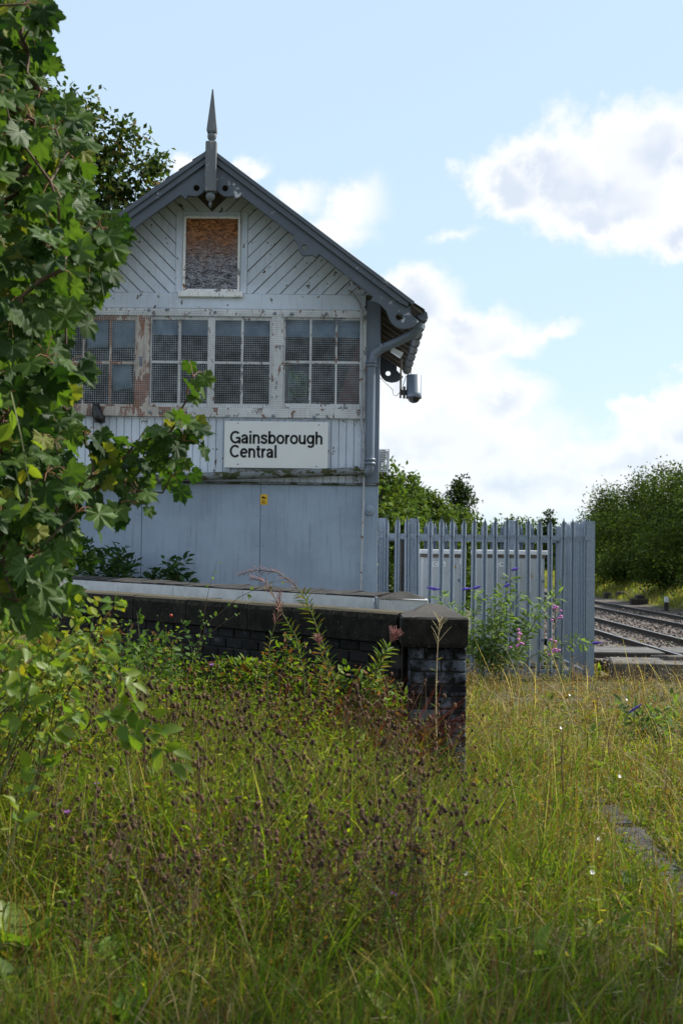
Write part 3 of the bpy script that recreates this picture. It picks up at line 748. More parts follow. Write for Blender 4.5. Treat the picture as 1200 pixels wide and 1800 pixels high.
    for side in (-1, 1):
        base = [(side*(-1)*0, 0)]
        for k in range(-6, 34):
            # strips x*side' - ... boards fall towards the middle at 45 degrees
            c0 = k*bwid + .005; c1 = (k+1)*bwid - .005
            # coordinate along board normal: n = (side*1, 1)*s2 measured from the middle of the frieze
            big = []
            for cc, tt in ((c0,-6),(c1,-6),(c1,6),(c0,6)):
                nx, nz = -side*s2, s2
                big.append((XC + nx*(-cc)*1 + tt*s2*side, zfr1 + (-cc)*nz + tt*s2))
            common = [(0,-1,-(zfr1+.004)), (.735,1,rz(XC)+.735*XC), (-.735,1,rz(XC)-.735*XC)]
            if side < 0: A = [(1,0,fa0-.003),(-1,0,-(XL+.08))]; B = [(1,0,XC-.002),(-1,0,-(fa0-.003)),(0,-1,-(lz1+.058))]
            else: A = [(-1,0,-(fa1+.003)),(1,0,XR-.08)]; B = [(-1,0,-(XC+.002)),(1,0,fa1+.003),(0,-1,-(lz1+.058))]
            for extra in (A, B):
                q = clip(big, common + extra)
                if q: MB().prism(q, YB+.003+(.009 if k % 2 else 0)+random.uniform(0,.003), YB+.0235).build('gable_board', M['board'], T)
    # --- roof
    ax = at(371, 264, YG); ex = at(741, 543, YG); slope = (ax.z-ex.z)/(ex.x-XC); L = (ex.x-XC)
    y0, y1 = YG-.05, 20.45
    for side in (-1, 1):
        rf = MB().prism([(XC, ax.z-.055), (XC, ax.z-.02), (XC+side*L, ex.z-.02), (XC+side*L, ex.z-.055)] if side > 0 else [(XC, ax.z-.02), (XC, ax.z-.055), (XC-L, ex.z-.055), (XC-L, ex.z-.02)], y0+.03, y1-.03).build('roof', M['soffit'], T)
        nco = 16
        for i in range(nco):                                        # slate courses, each lapping the one below
            a0, a1 = L*i/nco, L*(i+1)/nco + .03
            q = [(XC+side*a0, ax.z-.018-slope*a0), (XC+side*a1, ax.z-.002-slope*a1), (XC+side*a1, ax.z+.010-slope*a1), (XC+side*a0, ax.z-.006-slope*a0)]
            MB().prism(q if side > 0 else q[::-1], y0+random.uniform(-.008,.008), y1).build('slate_course', M['slate'], rf)
    MB().prism([(XC-.12, ax.z-.085), (XC+.12, ax.z-.085), (XC+.02, ax.z+.03), (XC-.02, ax.z+.03)], y0+.08, y1).build('ridge_tile', M['slate'], T)
    # --- bargeboards
    g2 = lambda px, py: (lambda v: (v.x, v.z))(at(px, py, YG))
    xcb = g2(371.5, 300)[0]
    edge = [(381,278),(716,534),(721,539),(721,551),(735.5,565.5),(731,571),(721,577),(709,579),(695.6,575.6),(687,568),(683,560),(678,547),(669,537),(660,532),(650,530),(655,522),
            (561,447.5),(555,453.5),(549,449),(540,450.5),(531,449),(525,441.5),(523.5,432.5),(520.5,425),(515.4,421),(518.4,416),
            (424,345),(413,352.3),(411,345.3),(403,346.5),(393.7,346),(386.7,341.5),(381,335)]
    right = [g2(*p) for p in edge]
    holes = [circle(*g2(396,331.8), .033), circle(*g2(535.5,436), .033), circle(*g2(701,557.8), .036)]
    mir = lambda pl: [(2*xcb-x, z) for x, z in pl][::-1]
    fascia = [(378,274),(719,533.5),(716,541),(700,533),(381,291)]
    for Y, far in ((YG, False), (20.36, True)):
        for side in (1, -1):
            ol = [right]+holes if side > 0 else [mir(right)]+[mir(h) for h in holes]
            bb = shaped('bargeboard', ol, Y, .045, M['dark'], T)
            fo = [g2(*p) for p in fascia]; fo = fo if side > 0 else mir(fo)
            shaped('moulding', [fo], Y-.04 if not far else Y+.04, .035, M['dark'], bb, .006)
            fo = [g2(*p) for p in ((378,268),(728,532),(725,539),(381,279))]; fo = fo if side > 0 else mir(fo)
            shaped('cornice_strip', [fo], Y-.065 if not far else Y+.065, .03, M['dark'], bb, .005)
    # --- finial
    f1 = at(371.5, 300, YG-.06); hw = .061; yf = YG-.075
    fin = MB().bbox(f1.x-hw, f1.x+hw, yf-.06, yf+.06, at(371,338,yf).z, at(371,250,yf).z, .008).build('finial', M['darkpost'], T); fin['label'] = 'tall pointed timber finial over the gable'
    zc = at(372,239.5,yf).z; xf = f1.x+.003
    MB().lathe((xf,yf,zc), [(.028,-.066),(.03,-.05),(.046,-.03),(.052,0),(.046,.03),(.03,.048),(.03,.06)], 16).build('ball', M['darkpost'], fin)
    zb, zt = at(372,231,yf).z, at(373,157,yf).z
    MB().add([(xf-.056,yf-.056,zb),(xf+.056,yf-.056,zb),(xf+.056,yf+.056,zb),(xf-.056,yf+.056,zb),(xf-.006,yf-.006,zt),(xf+.006,yf-.006,zt),(xf+.006,yf+.006,zt),(xf-.006,yf+.006,zt),
              (xf-.05,yf-.05,zb-.02),(xf+.05,yf-.05,zb-.02),(xf+.05,yf+.05,zb-.02),(xf-.05,yf+.05,zb-.02)],
             [(0,1,5,4),(1,2,6,5),(2,3,7,6),(3,0,4,7),(4,5,6,7),(8,9,1,0),(9,10,2,1),(10,11,3,2),(11,8,0,3),(11,10,9,8)]).build('spike', M['darkpost'], fin)
    zc = at(370,346,yf).z
    MB().lathe((f1.x-.004,yf,zc), [(.02,.055),(.035,.045),(.05,.02),(.052,0),(.045,-.025),(.025,-.045),(.012,-.055),(.018,-.075),(.02,-.09),(.012,-.105),(.004,-.125),(0,-.126)], 14).build('pendant', M['darkpost'], fin)
    # --- gutter and pipes
    ge = at(736, 553, YG); gxx = ex.x+.012; gzz = ex.z-.06
    gt = MB(); gt.tube([(gxx,y0+.1,gzz),(gxx,20.3,gzz)], .056, 10); gu = gt.build('gutter', M['dark'], T)
    for y in np.arange(15.8, 20.3, .62): MB().lathe((gxx,y,gzz), [(.057,-.03),(.068,-.03),(.068,.03),(.057,.03)], 10, 'Y').build('gutter_joint', M['dark'], gu)
    for y in np.arange(16.0, 20.2, .42):                            # rafter feet under the eaves
        q = [(XR-.05, ex.z-.02+slope*(ex.x-XR)), (ex.x-.05, ex.z-.03), (ex.x-.05, ex.z-.12), (XR-.05, ex.z-.15+slope*(ex.x-XR))]
        MB().prism(q[::-1], y, y+.06).build('rafter_foot', M['soffit'], T)
    yp = YB-.085
    n0 = at(734,577,YG+.2); px_, pz_ = at(652,640,yp).x, at(652,640,yp).z
    k0 = at(734,566,YG+.2)
    pth = [k0, n0, at(727,586,YG+.22), at(700,600,YG+.3), at(672,612,yp), at(657,622,yp), (px_,yp,at(652,640,yp).z), (px_,yp,at(652,720,yp).z), (px_,yp,at(651,815,yp).z), at(649,826,yp), at(641,831,yp)]
    dp = MB().tube(pth, .05, 12).build('downpipe', M['pipe'], T)
    for py in (637,643,808,815): MB().lathe((px_,yp,at(652,py,yp).z), [(.05,-.016),(.062,-.014),(.062,.014),(.05,.016)], 12).build('collar', M['pipe'], dp)
    c1, c2 = Vector(at(668,612,yp)), Vector(at(673,609.5,yp))
    MB().tube([c1, c1+(c2-c1)*.45, c2], [.06,.063,.06], 12).build('collar', M['pipe'], dp)
    c1, c2 = Vector(at(735.5,569,YG+.2)), Vector(at(735,578,YG+.2)); MB().tube([c1,c2],[.062,.06],12).build('collar', M['pipe'], dp)
    wp = MB().tube([at(642,828.5,yp), at(600,829.5,yp), at(500,832.5,yp), at(400,836,yp), at(300,840,yp), at(180,845,yp), at(90,849,yp)], .046, 12).build('waste_pipe', M['moss'], T)
    wp['label'] = 'mossy horizontal pipe under the name board'
    for px in (626,): 
        q = Vector(at(px,829,yp)); MB().tube([q-Vector((.02,0,0)), q+Vector((.02,0,0))], .062, 12).build('collar', M['moss'], wp); MB().box(q.x-.012,q.x+.012,yp-.02,YB,q.z-.1,q.z-.05).build('bracket', M['moss'], wp)
    yc = YB-.065
    co = MB().tube([at(612,511,yc), at(618,514,yc), at(631,533,yc), at(635.5,545,yc), at(636,600,yc), at(635,738,yc), at(636,748,yc), at(640,765,yc), at(640.5,800,yc), at(639,845,yc), at(636,950,yc), at(633.5,1040,yc)], .0125, 8).build('conduit', M['conduit'], T)
    for px, py in ((636,560),(636,650),(635.5,715),(640,790),(634.5,990)):
        q = at(px,py,yc); MB().box(q.x-.022,q.x+.022,yc+.002,YB-.0,q.z-.012,q.z+.012).build('clip', M['conduit'], co)
    # tie plate and small fittings
    q = at(648, 897, YB)
    tp = MB().lathe((q.x,YB,q.z), [(.062,0),(.062,-.008),(.05,-.016),(.02,-.018),(0,-.018)], 20, 'Y').build('tie_plate', M['panel'], T)
    MB().bbox(q.x-.02,q.x+.02,YB-.036,YB-.0185,q.z-.02,q.z+.02,.004).build('nut', M['panel'], tp)
    q = at(646,648,YB-.03); MB().lathe((q.x,YB-.012,q.z), [(.03,0),(.03,-.04),(.018,-.05),(0,-.05)], 10, 'Y').build('junction_box', M['rust'], T)
    q = at(248,635,YB-.01); MB().bbox(q.x-.018,q.x+.018,YB-.02,YB,q.z-.055,q.z+.055,.006).build('catch_plate', M['corner'], T)
    # mesh cage on the track side
    cg = MB(); x0, x1 = XR, XR+.135; z0, z1 = at(680,831,17.2).z, at(680,792,17.2).z
    for x in np.linspace(x0, x1, 7): cg.box(x-.003,x+.003,17.0,17.006,z0,z1)
    for z in np.linspace(z0, z1, 11): cg.box(x0,x1,17.0,17.006,z-.003,z+.003)
    for y in np.linspace(17.0,17.8,22): cg.box(x1-.003,x1+.003,y,y+.006,z0,z1)
    for z in np.linspace(z0, z1, 11): cg.box(x1-.003,x1+.003,17,17.8,z-.003,z+.003)
    cage = cg.build('side_guard_cage', M['wire'], T)
    MB().prism([(XR,z0+.02),(XR+.02,z0+.02),(XR+.11,z1-.03),(XR+.10,z1),(XR,z1)], 17.1, 17.7).build('flap_vent', M['soffit'], cage)
    return T
BOX = build_box()

def build_box_things():
    # name board
    y = YB-.062
    tl, tr, bl = at(395,740,y), at(577,741,y), at(394,823,y)
    x0, x1, z0, z1 = tl.x, tr.x, at(485,823,y).z, at(485,741,y).z
    t = thing('name_board', 'white station name board reading Gainsborough Central under the windows', 'sign', (x0, y, z0))
    MB().bbox(x0, x1, y, y+.02, z0, z1, .003).build('board', M['signwhite'], t)
    for txt, px, py, w in (('Gainsborough', 404, 779.5, 164), ('Central', 403.5, 804, 84)):
        k = y/FPX; q = at(px, py, y-.0022); lettering(txt, 22.5*k, w*k, M['black'], t, (q.x, y-.0022, q.z))
    for px, py in ((418,744),(560,747),(418,816),(556,820)):
        MB().lathe(at(px,py,y-.001), [(0,-.003),(.007,-.002),(.008,0)], 8, 'Y').build('screw', M['corner'], t)
    for px in (420,555): q = at(px,780,YB); MB().box(q.x-.02,q.x+.02,y+.02,YB+.003,z0+.04,z1-.04).build('batten', M['corner'], t)
    # camera notice
    a, c = at(458,869,YB-.001), at(470,887,YB-.001)
    t = thing('camera_notice', 'small yellow camera warning sticker on the blue grey wall', 'sticker', (a.x, a.y, c.z))
    MB().box(a.x, c.x, YB-.004, YB-.001, c.z, a.z).build('panel', M['yellow'], t)
    w, hh = c.x-a.x, a.z-c.z
    pm = MB()
    pm.prism([(a.x+.15*w,c.z+.66*hh),(a.x+.62*w,c.z+.55*hh),(a.x+.72*w,c.z+.72*hh),(a.x+.25*w,c.z+.84*hh)], YB-.0055, YB-.004)
    pm.box(a.x+.68*w,a.x+.86*w,YB-.0055,YB-.004,c.z+.56*hh,c.z+.62*hh)
    pm.box(a.x+.3*w,a.x+.36*w,YB-.0055,YB-.004,c.z+.5*hh,c.z+.62*hh)
    pm.build('pictogram', M['black'], t)
    pl = MB()
    for f, l in ((.34,.6),(.22,.44),(.12,.7)): pl.box(a.x+.15*w,a.x+(.15+l)*w,YB-.0055,YB-.004,c.z+f*hh,c.z+(f+.05)*hh)
    pl.build('print_lines', M['black'], t)
    # papers and cloth behind the glass
    def sheet(name, label, cat, pts, yy, m):
        q = [at(*p, yy) for p in pts]; mb = MB(); n = 6; V = []
        for j in range(n+1):
            for i in range(n+1):
                u, v = i/n, j/n
                p = q[0].lerp(q[1],u).lerp(q[3].lerp(q[2],u),v); V.append((p.x, p.y+.012*math.sin(u*5+v*3)+.006*math.sin(v*9), p.z))
        mb.add(V, [(j*(n+1)+i, j*(n+1)+i+1, (j+1)*(n+1)+i+1, (j+1)*(n+1)+i) for j in range(n) for i in range(n)], True)
        o = mb.build(name, m); so = o.modifiers.new('thickness', 'SOLIDIFY'); so.thickness = .002
        return tag(o, label, cat)
    sheet('paper_sheet', 'paper sheet behind the upper middle pane of the rusty left window', 'paper', ((155,564),(190,561),(190,609),(153,613)), YB+.10, M['paper'])
    sheet('paper_sheet', 'paper sheet behind the upper right pane of the rusty left window', 'paper', ((197,561),(238,559),(238,609),(197,612)), YB+.105, M['paper'])
    sheet('paper_sheet', 'crooked paper sheet behind the lower pane of the rusty left window', 'paper', ((194,640),(230,641),(233,681),(199,688)), YB+.10, M['paper'])
    sheet('red_cloth', 'faded red cloth hanging behind the panes of the right window', 'cloth', ((630,598),(634,598),(634,712),(590,714)), YB+.14, M['redcloth'])
    # black bag snagged on the sill
    q = at(172, 726, YB-.09)
    mb = MB(); mb.lathe(q, [(.0,.1),(.03,.095),(.055,.05),(.06,0),(.075,-.05),(.05,-.1),(.0,-.115)], 9)
    mb.v = [(x+random.gauss(0,.012)+ (z-q.z)*-.25, y_+random.gauss(0,.01), z+random.gauss(0,.008)) for x, y_, z in mb.v]
    tag(mb.build('black_bag', M['blackplastic']), 'crumpled black plastic caught on the rusty window sill', 'plastic bag')
    # dome camera on its bracket
    q = at(727, 680, 17.4)
    t = thing('dome_camera', 'grey cylindrical dome surveillance camera on a bracket under the eaves', 'camera', (XR+.01, 17.4, q.z))
    h1, h0 = at(727,660,17.4).z, at(727,699,17.4).z
    MB().lathe((q.x,17.4,0), [(0,h1+.01),(.075,h1+.008),(.092,h1),(.092,h0+.06),(.094,h0+.058),(.094,h0),(.08,h0-.004)], 20).build('housing', M['pipe'], t)
    MB().lathe((q.x,17.4,0), [(.078,h0),(.075,h0-.02),(.055,h0-.05),(.03,h0-.064),(0,h0-.068)], 16).build('dome', M['blackplastic'], t)
    MB().lathe((q.x,17.4,0), [(.097,h0+.004),(.1,h0-.004),(.097,h0-.01)], 16).build('trim_ring', M['blackplastic'], t)
    br = MB(); zb = at(707,690,17.4).z
    br.bbox(at(703,690,17.4).x, q.x-.085, 17.36, 17.44, zb-.03, zb+.03, .008); br.bbox(at(708,690,17.4).x, at(712,690,17.4).x, 17.34, 17.46, zb-.07, zb+.07, .006)
    br.build('bracket', M['blackplastic'], t)
    x = at(703.5,680,17.4).x
    MB().tube([(x,17.4,at(703,700,17.4).z),(x+.005,17.4,at(704,610,17.4).z)], .012, 8).build('mounting_pole', M['soffit'], t)
    x = at(721,665,17.4).x; MB().tube([(x,17.44,h1-.02),(x+.008,17.44,at(722,645,17.4).z)], .006, 6).build('aerial', M['blackplastic'], t)
    MB().tube([(XR,17.4,zb+.2),at(690,685,17.4),at(691,694,17.4),at(697,696,17.4),at(702,690,17.4),at(706,684,17.4),at(713,662,17.42),at(720,655,17.42)], .004, 5).build('cable', M['blackplastic'], t)
    # floodlight
    t = thing('floodlight', 'small white floodlight fixed under the eaves', 'lamp', at(690,612,16.9))
    a = [at(689,610,16.8), at(709,620,16.8), at(704,628.5,16.8), at(688,617.5,16.8)]
    mb = MB(); V = [tuple(p) for p in a] + [(p.x-.01, p.y+.14, p.z+.01) for p in a]
    mb.add(V, [(0,3,2,1),(4,5,6,7),(0,1,5,4),(1,2,6,5),(2,3,7,6),(3,0,4,7)]); mb.build('body', M['signwhite'], t)
    MB().tube([at(690,614,16.85), (XR-.02,16.85,at(690,606,16.85).z)], .01, 6).build('arm', M['dark'], t)
build_box_things()

# ---------------------------------------------------------------- walls
def wall_run(T, A, B, ztopA, ztopB, zb, thick, bricks_from, coping, label_m=None):
    """brick wall from A (right) to B (left); returns a frame function"""
    A, B = Vector(A), Vector(B); L = (B-A).length; d = (B-A).normalized(); n = Vector((d.y, -d.x))
    if n.y > 0: n = -n                                              # face towards the camera
    ang = math.atan2(-d.y, -d.x)                                    # local +x runs from B to A
    return A, B, L, d, n, ang
def build_walls():
    ph = .0832
    # near wall
    A = Vector((at(706,1075,10.0).x, 9.98)); pB = at(60, 1033, 14.2); B = Vector((pB.x, pB.y))
    zA, zB = at(703,1077,9.95).z, 1.21
    T = thing('brick_wall', 'soot black brick parapet wall with a square end pier in the grass', 'wall', (A.x, A.y, 0))
    L = (B-A).length; d = (B-A)/L; n = Vector((-d.y, d.x)); n = n if n.y < 0 else -n
    ang = math.atan2(-d.y, -d.x)
    P = lambda s, o: A + d*s + n*o                                  # o: towards the camera side
    def obox(mb, s0, s1, o0, o1, z0, z1, zs=(0,0)):
        a, b_, c, e = P(s1,o1), P(s0,o1), P(s0,o0), P(s1,o0)
        mb.add([(a.x,a.y,z0+zs[1]),(b_.x,b_.y,z0+zs[0]),(c.x,c.y,z0+zs[0]),(e.x,e.y,z0+zs[1]),(a.x,a.y,z1+zs[1]),(b_.x,b_.y,z1+zs[0]),(c.x,c.y,z1+zs[0]),(e.x,e.y,z1+zs[1])],
               [(0,3,2,1),(4,5,6,7),(0,1,5,4),(1,2,6,5),(2,3,7,6),(3,0,4,7)])
    slope = (zB-zA)/L; ch = .215
    mb = MB(); obox(mb, 0, L, -.33, -.012, -.1, zA-ch, (0, slope*L)); mb.build('wall_core', M['mortar'], T)
    brk = MB().bbox(-.1065,.1065,-.05,.05,-.0365,.0365,.006).mesh('brick', False)[0]; brk.materials.append(M['brick'])
    hdr = MB().bbox(-.051,.051,-.05,.05,-.0365,.0365,.006).mesh('header_brick', False)[0]; hdr.materials.append(M['brick'])
    for c in range(9):
        z = -ch - .045 - c*ph; s = .02 + (.112 if c % 2 else 0)
        while s < L-.2:
            q = P(s+.1065, -.05 + random.uniform(-.003,.003))
            link('brick', brk, T, (q.x, q.y, zA+slope*s+z), (0, -math.atan(slope)*-1, ang+random.gauss(0,.003)))
            s += .224
    s = 0
    while s < L-.1:                                                 # coping stones
        l = min(random.uniform(.85,1.05), L-s)
        def pt(ss, o, z): q = P(ss, o); return (q.x, q.y, z+zA+slope*ss)
        prof = [(.045,-ch),(.05,-.05),(.04,-.014),(.012,0),(-.15,.0),(-.32,-.008),(-.35,-.03),(-.35,-ch)]
        V = [pt(s+.004+random.uniform(0,.003), o, z+random.gauss(0,.003)) for o, z in prof] + [pt(s+l-.004, o, z+random.gauss(0,.003)) for o, z in prof]
        k = len(prof); mb = MB(); mb.add(V, [(i, i+k, (i+1) % k+k, (i+1) % k) for i in range(k)] + [tuple(range(k))[::-1], tuple(range(k,2*k))])
        mb.build('coping_stone', M['coping'], T); s += l
    # end pier
    x0, x1 = at(719,1200,9.63).x, at(820.5,1200,9.63).x; y0, y1 = 9.63, 10.05
    zc = at(760,1138,9.6).z
    pier = MB().box(x0+.012, x1-.012, y0+.012, y1-.012, -.1, zc).build('pier', M['mortar'], T)
    pier['label'] = 'square dark brick pier with a shallow pyramid cap'
    n_c = int((zc+.05)/ph)
    wx, wy = x1-x0, y1-y0
    for c in range(n_c):
        z = zc - .043 - c*ph
        def one(cx, cy, lx, ly):
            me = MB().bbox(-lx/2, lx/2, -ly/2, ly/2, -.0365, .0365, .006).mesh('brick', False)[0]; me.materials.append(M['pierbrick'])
            link('brick', me, pier, (cx+random.gauss(0,.0015), cy+random.gauss(0,.0015), z), (0,0,random.gauss(0,.004)))
        g = .01
        if c % 2: cuts = [.0, .215, wx] 
        else: cuts = [0, .10, .10+.19, wx]
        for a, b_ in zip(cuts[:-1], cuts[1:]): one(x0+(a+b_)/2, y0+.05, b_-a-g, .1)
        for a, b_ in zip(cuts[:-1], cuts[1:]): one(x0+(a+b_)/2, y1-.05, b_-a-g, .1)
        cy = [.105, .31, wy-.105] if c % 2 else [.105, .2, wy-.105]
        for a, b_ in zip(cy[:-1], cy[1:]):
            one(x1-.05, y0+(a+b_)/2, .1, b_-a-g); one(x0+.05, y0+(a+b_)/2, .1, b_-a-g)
    cx0, cx1 = at(704.5,1110,9.58).x, at(823,1110,9.58).x; cy0, cy1 = 9.575, 10.1
    zt = at(764,1084,9.58).z; za = zt+.085; cxm, cym = (cx0+cx1)/2, (cy0+cy1)/2
    b_ = .022
    ring = lambda i, z: [(cx0+i,cy0+i,z),(cx1-i,cy0+i,z),(cx1-i,cy1-i,z),(cx0+i,cy1-i,z)]
    V = ring(.012,zc+.002)+ring(0,zc+.02)+ring(0,zt-b_)+ring(b_*.5,zt-.004)+ring(.09,zt+.033)+[(cxm-.04,cym,za),(cxm+.04,cym,za)]
    V = [(x+random.gauss(0,.004), y+random.gauss(0,.004), z+random.gauss(0,.003)) for x, y, z in V]
    F = [(3,2,1,0)]
    for r_ in range(4):
        for i in range(4): F.append((r_*4+i, r_*4+(i+1) % 4, (r_+1)*4+(i+1) % 4, (r_+1)*4+i))
    F += [(16,17,21,20),(17,18,21),(18,19,20,21),(19,16,20)]
    mb = MB(); mb.add(V, F); mb.build('pier_cap', M['capgrey'], pier)
    # rear wall with whitewashed coping
    A2 = Vector((at(662,1060,11.3).x, 11.3)); q = at(70, 1016, 15.2); B2 = Vector((q.x, 15.2))
    zA2 = at(661,1051,11.3).z; zB2 = at(125,1017,14.9).z
    T2 = thing('whitewashed_wall', 'low wall behind the brick one with a whitewashed coping edge', 'wall', (A2.x, A2.y, 0))
    L2 = (B2-A2).length; d2 = (B2-A2)/L2; n2 = Vector((-d2.y, d2.x)); n2 = n2 if n2.y < 0 else -n2; sl2 = (zB2-zA2)/L2
    def pt2(s, o, z): w = A2 + d2*s + n2*o; return (w.x, w.y, z+zA2+sl2*s)
    def strip(s0, s1, prof, name, m, parent, jit=0):
        k = len(prof); V = [pt2(s0, o, z+random.gauss(0,jit)) for o, z in prof] + [pt2(s1, o, z+random.gauss(0,jit)) for o, z in prof]
        mb = MB(); mb.add(V, [(i, i+k, (i+1) % k+k, (i+1) % k) for i in range(k)] + [tuple(range(k))[::-1], tuple(range(k,2*k))]); return mb.build(name, m, parent)
    strip(0, L2, [(-.02,-1.4),(-.02,-.22),(-.28,-.22),(-.28,-1.4)], 'wall_core', M['mortar'], T2)
    s = 0
    while s < L2-.15:
        l = min(random.uniform(.8,1.1), L2-s)
        cs = strip(s+.003, s+l-.003, [(.03,-.22),(.03,0),(-.33,0),(-.33,-.22)], 'coping_stone', M['whitewash'], T2, .002)
        # weathered saddle top in short rough lengths
        m_ = 7
        for i in range(m_):
            a, e = s+.003+(l-.006)*i/m_, s+.003+(l-.006)*(i+1)/m_
            strip(a, e, [(.028,.002+random.uniform(-.012,.002)),(.024,.012+random.uniform(-.004,.008)),(-.15,.038+random.uniform(-.008,.008)),(-.33,.01),(-.33,.002)], 'saddle_top', M['soot'], cs)
        s += l
    # its end pier
    px0, px1 = at(664,1060,11.2).x, at(752,1060,11.2).x; py0, py1 = 11.15, 11.5
    zt = at(700,1052.5,11.2).z; zl = zt-.2
    pr = MB().bbox(px0+.03, px1-.03, py0+.03, py1-.03, -.1, zl, .01).build('end_pier', M['mortar'], T2)
    MB().bbox(px0, px1, py0, py1, zl, zt, .008).build('pier_cap', M['whitewash'], pr)
    mx, my = (px0+px1)/2, (py0+py1)/2
    MB().add([(px0-.004,py0-.006,zt+.001),(px1+.004,py0-.006,zt-.012),(px1+.004,py1,zt+.001),(px0-.004,py1,zt+.001),(mx-.03,my,zt+.055),(mx+.03,my,zt+.055)],[(3,2,1,0),(0,1,5,4),(1,2,5),(2,3,4,5),(3,0,4)]).build('cap_top', M['soot'], pr)
    MB().bbox(px0-.03, px0-.006, py0-.03, py0+.02, zt-.16, zt+.015, .004).build('joint_bracket', M['zinc'], T2)
    return T, T2
build_walls()

# ---------------------------------------------------------------- palisade fence and cabinets
YF = 18.5; XF0 = at(668,1000,YF).x + .02; XF1 = at(1036,1000,YF).x; YF2 = 21.2
def build_fence():
    T = thing('palisade_fence', 'galvanised steel palisade fence with pointed pales round the grey cabinets', 'fence', (XF0, YF, 0))
    H = at(800,908,YF).z
    prof = [(-.033,.018),(-.024,-.006),(-.010,-.006),(0,.012),(.010,-.006),(.024,-.006),(.033,.018)]
    tops = [H-.10, H-.07, H-.045, H, H-.045, H-.07, H-.10]
    V = []; th = .004
    for off in (0, th):
        for (x, y), zt in zip(prof, tops): V += [(x, y+off, .04), (x, y+off, zt)]
    n = len(prof); F = []
    for i in range(n-1):
        F.append((2*i, 2*i+2, 2*i+3, 2*i+1)); F.append((2*n+2*i, 2*n+2*i+1, 2*n+2*i+3, 2*n+2*i+2)); F.append((2*i+1, 2*i+3, 2*n+2*i+3, 2*n+2*i+1))
    F += [(0,1,2*n+1,2*n), (2*n-2, 4*n-2, 4*n-1, 2*n-1)]
    me = bpy.data.meshes.new('pale'); me.from_pydata(V, [], F); me.materials.append(M['zinc'])
    bolt = MB().lathe((0,0,0), [(0,-.008),(.008,-.007),(.011,0)], 8, 'Y').mesh('bolt', False)[0]; bolt.materials.append(M['blackplastic'])
    zr = [at(850,944,YF).z, at(1000,1182,YF).z]
    pit = .1425
    def run(a, b, rot, skip=()):
        a, b = Vector(a), Vector(b); L = (b-a).length; d = (b-a)/L; k = int(L/pit)
        for i in range(k):
            if i in skip: continue
            p = a + d*(pit*(i+.5))
            o = link('pale', me, T, (p.x, p.y, random.gauss(0,.006)), (random.gauss(0,.003), random.gauss(0,.005), rot+random.gauss(0,.03)))
            if rot == 0 and a.y == YF:
                for z in zr: link('bolt', bolt, o, (p.x, p.y-.002, z))
    run((XF0-.02, YF), (XF1-.05, YF), 0)
    run((XF1+.01, YF+.05), (XF1+.01, YF2-.03), math.pi/2)
    run((XF0+.06, YF2), (XF1-.03, YF2), math.pi)
    for (xa, ya, xb, yb) in ((XF0-.04,YF+.02,XF1,YF+.02), (XF1-.03,YF+.06,XF1-.03,YF2), (XF0-.04,YF2-.045,XF1-.04,YF2-.045)):
        for z in zr:
            mb = MB()
            if ya == yb: mb.box(xa, xb, ya, ya+.006, z-.032, z+.032); mb.box(xa, xb, ya+.006, ya+.045, z+.025, z+.032)
            else: mb.box(xa, xa+.006, ya, yb, z-.032, z+.032); mb.box(xa-.04, xa, ya, yb, z+.025, z+.032)
            mb.build('fence_rail', M['zinc'], T)
    def post(x, y, h):
        mb = MB(); mb.box(x-.055,x+.055,y-.05,y-.043,-.2,h); mb.box(x-.055,x+.055,y+.043,y+.05,-.2,h); mb.box(x-.004,x+.004,y-.043,y+.043,-.2,h)
        return mb.build('fence_post', M['zinc'], T)
    p = post(XF1, YF, H-.04)
    MB().bbox(XF1-.075, XF1-.01, YF-.058, YF-.0505, zr[0]-.03, zr[0]+.03, .004).build('fixing_plate', M['zinc'], p)
    post(XF1, YF2+.05, H-.05); post(XF0+.01, YF+.10, H-.03); post(at(726,1000,YF+.09).x, YF+.09, H-.03)
    g = at(899, 930, YF2-.06)
    MB().bbox(g.x-.06, g.x+.06, YF2-.16, YF2-.07, -.1, H+.03, .006).build('gate_post', M['zinc'], T)
build_fence()
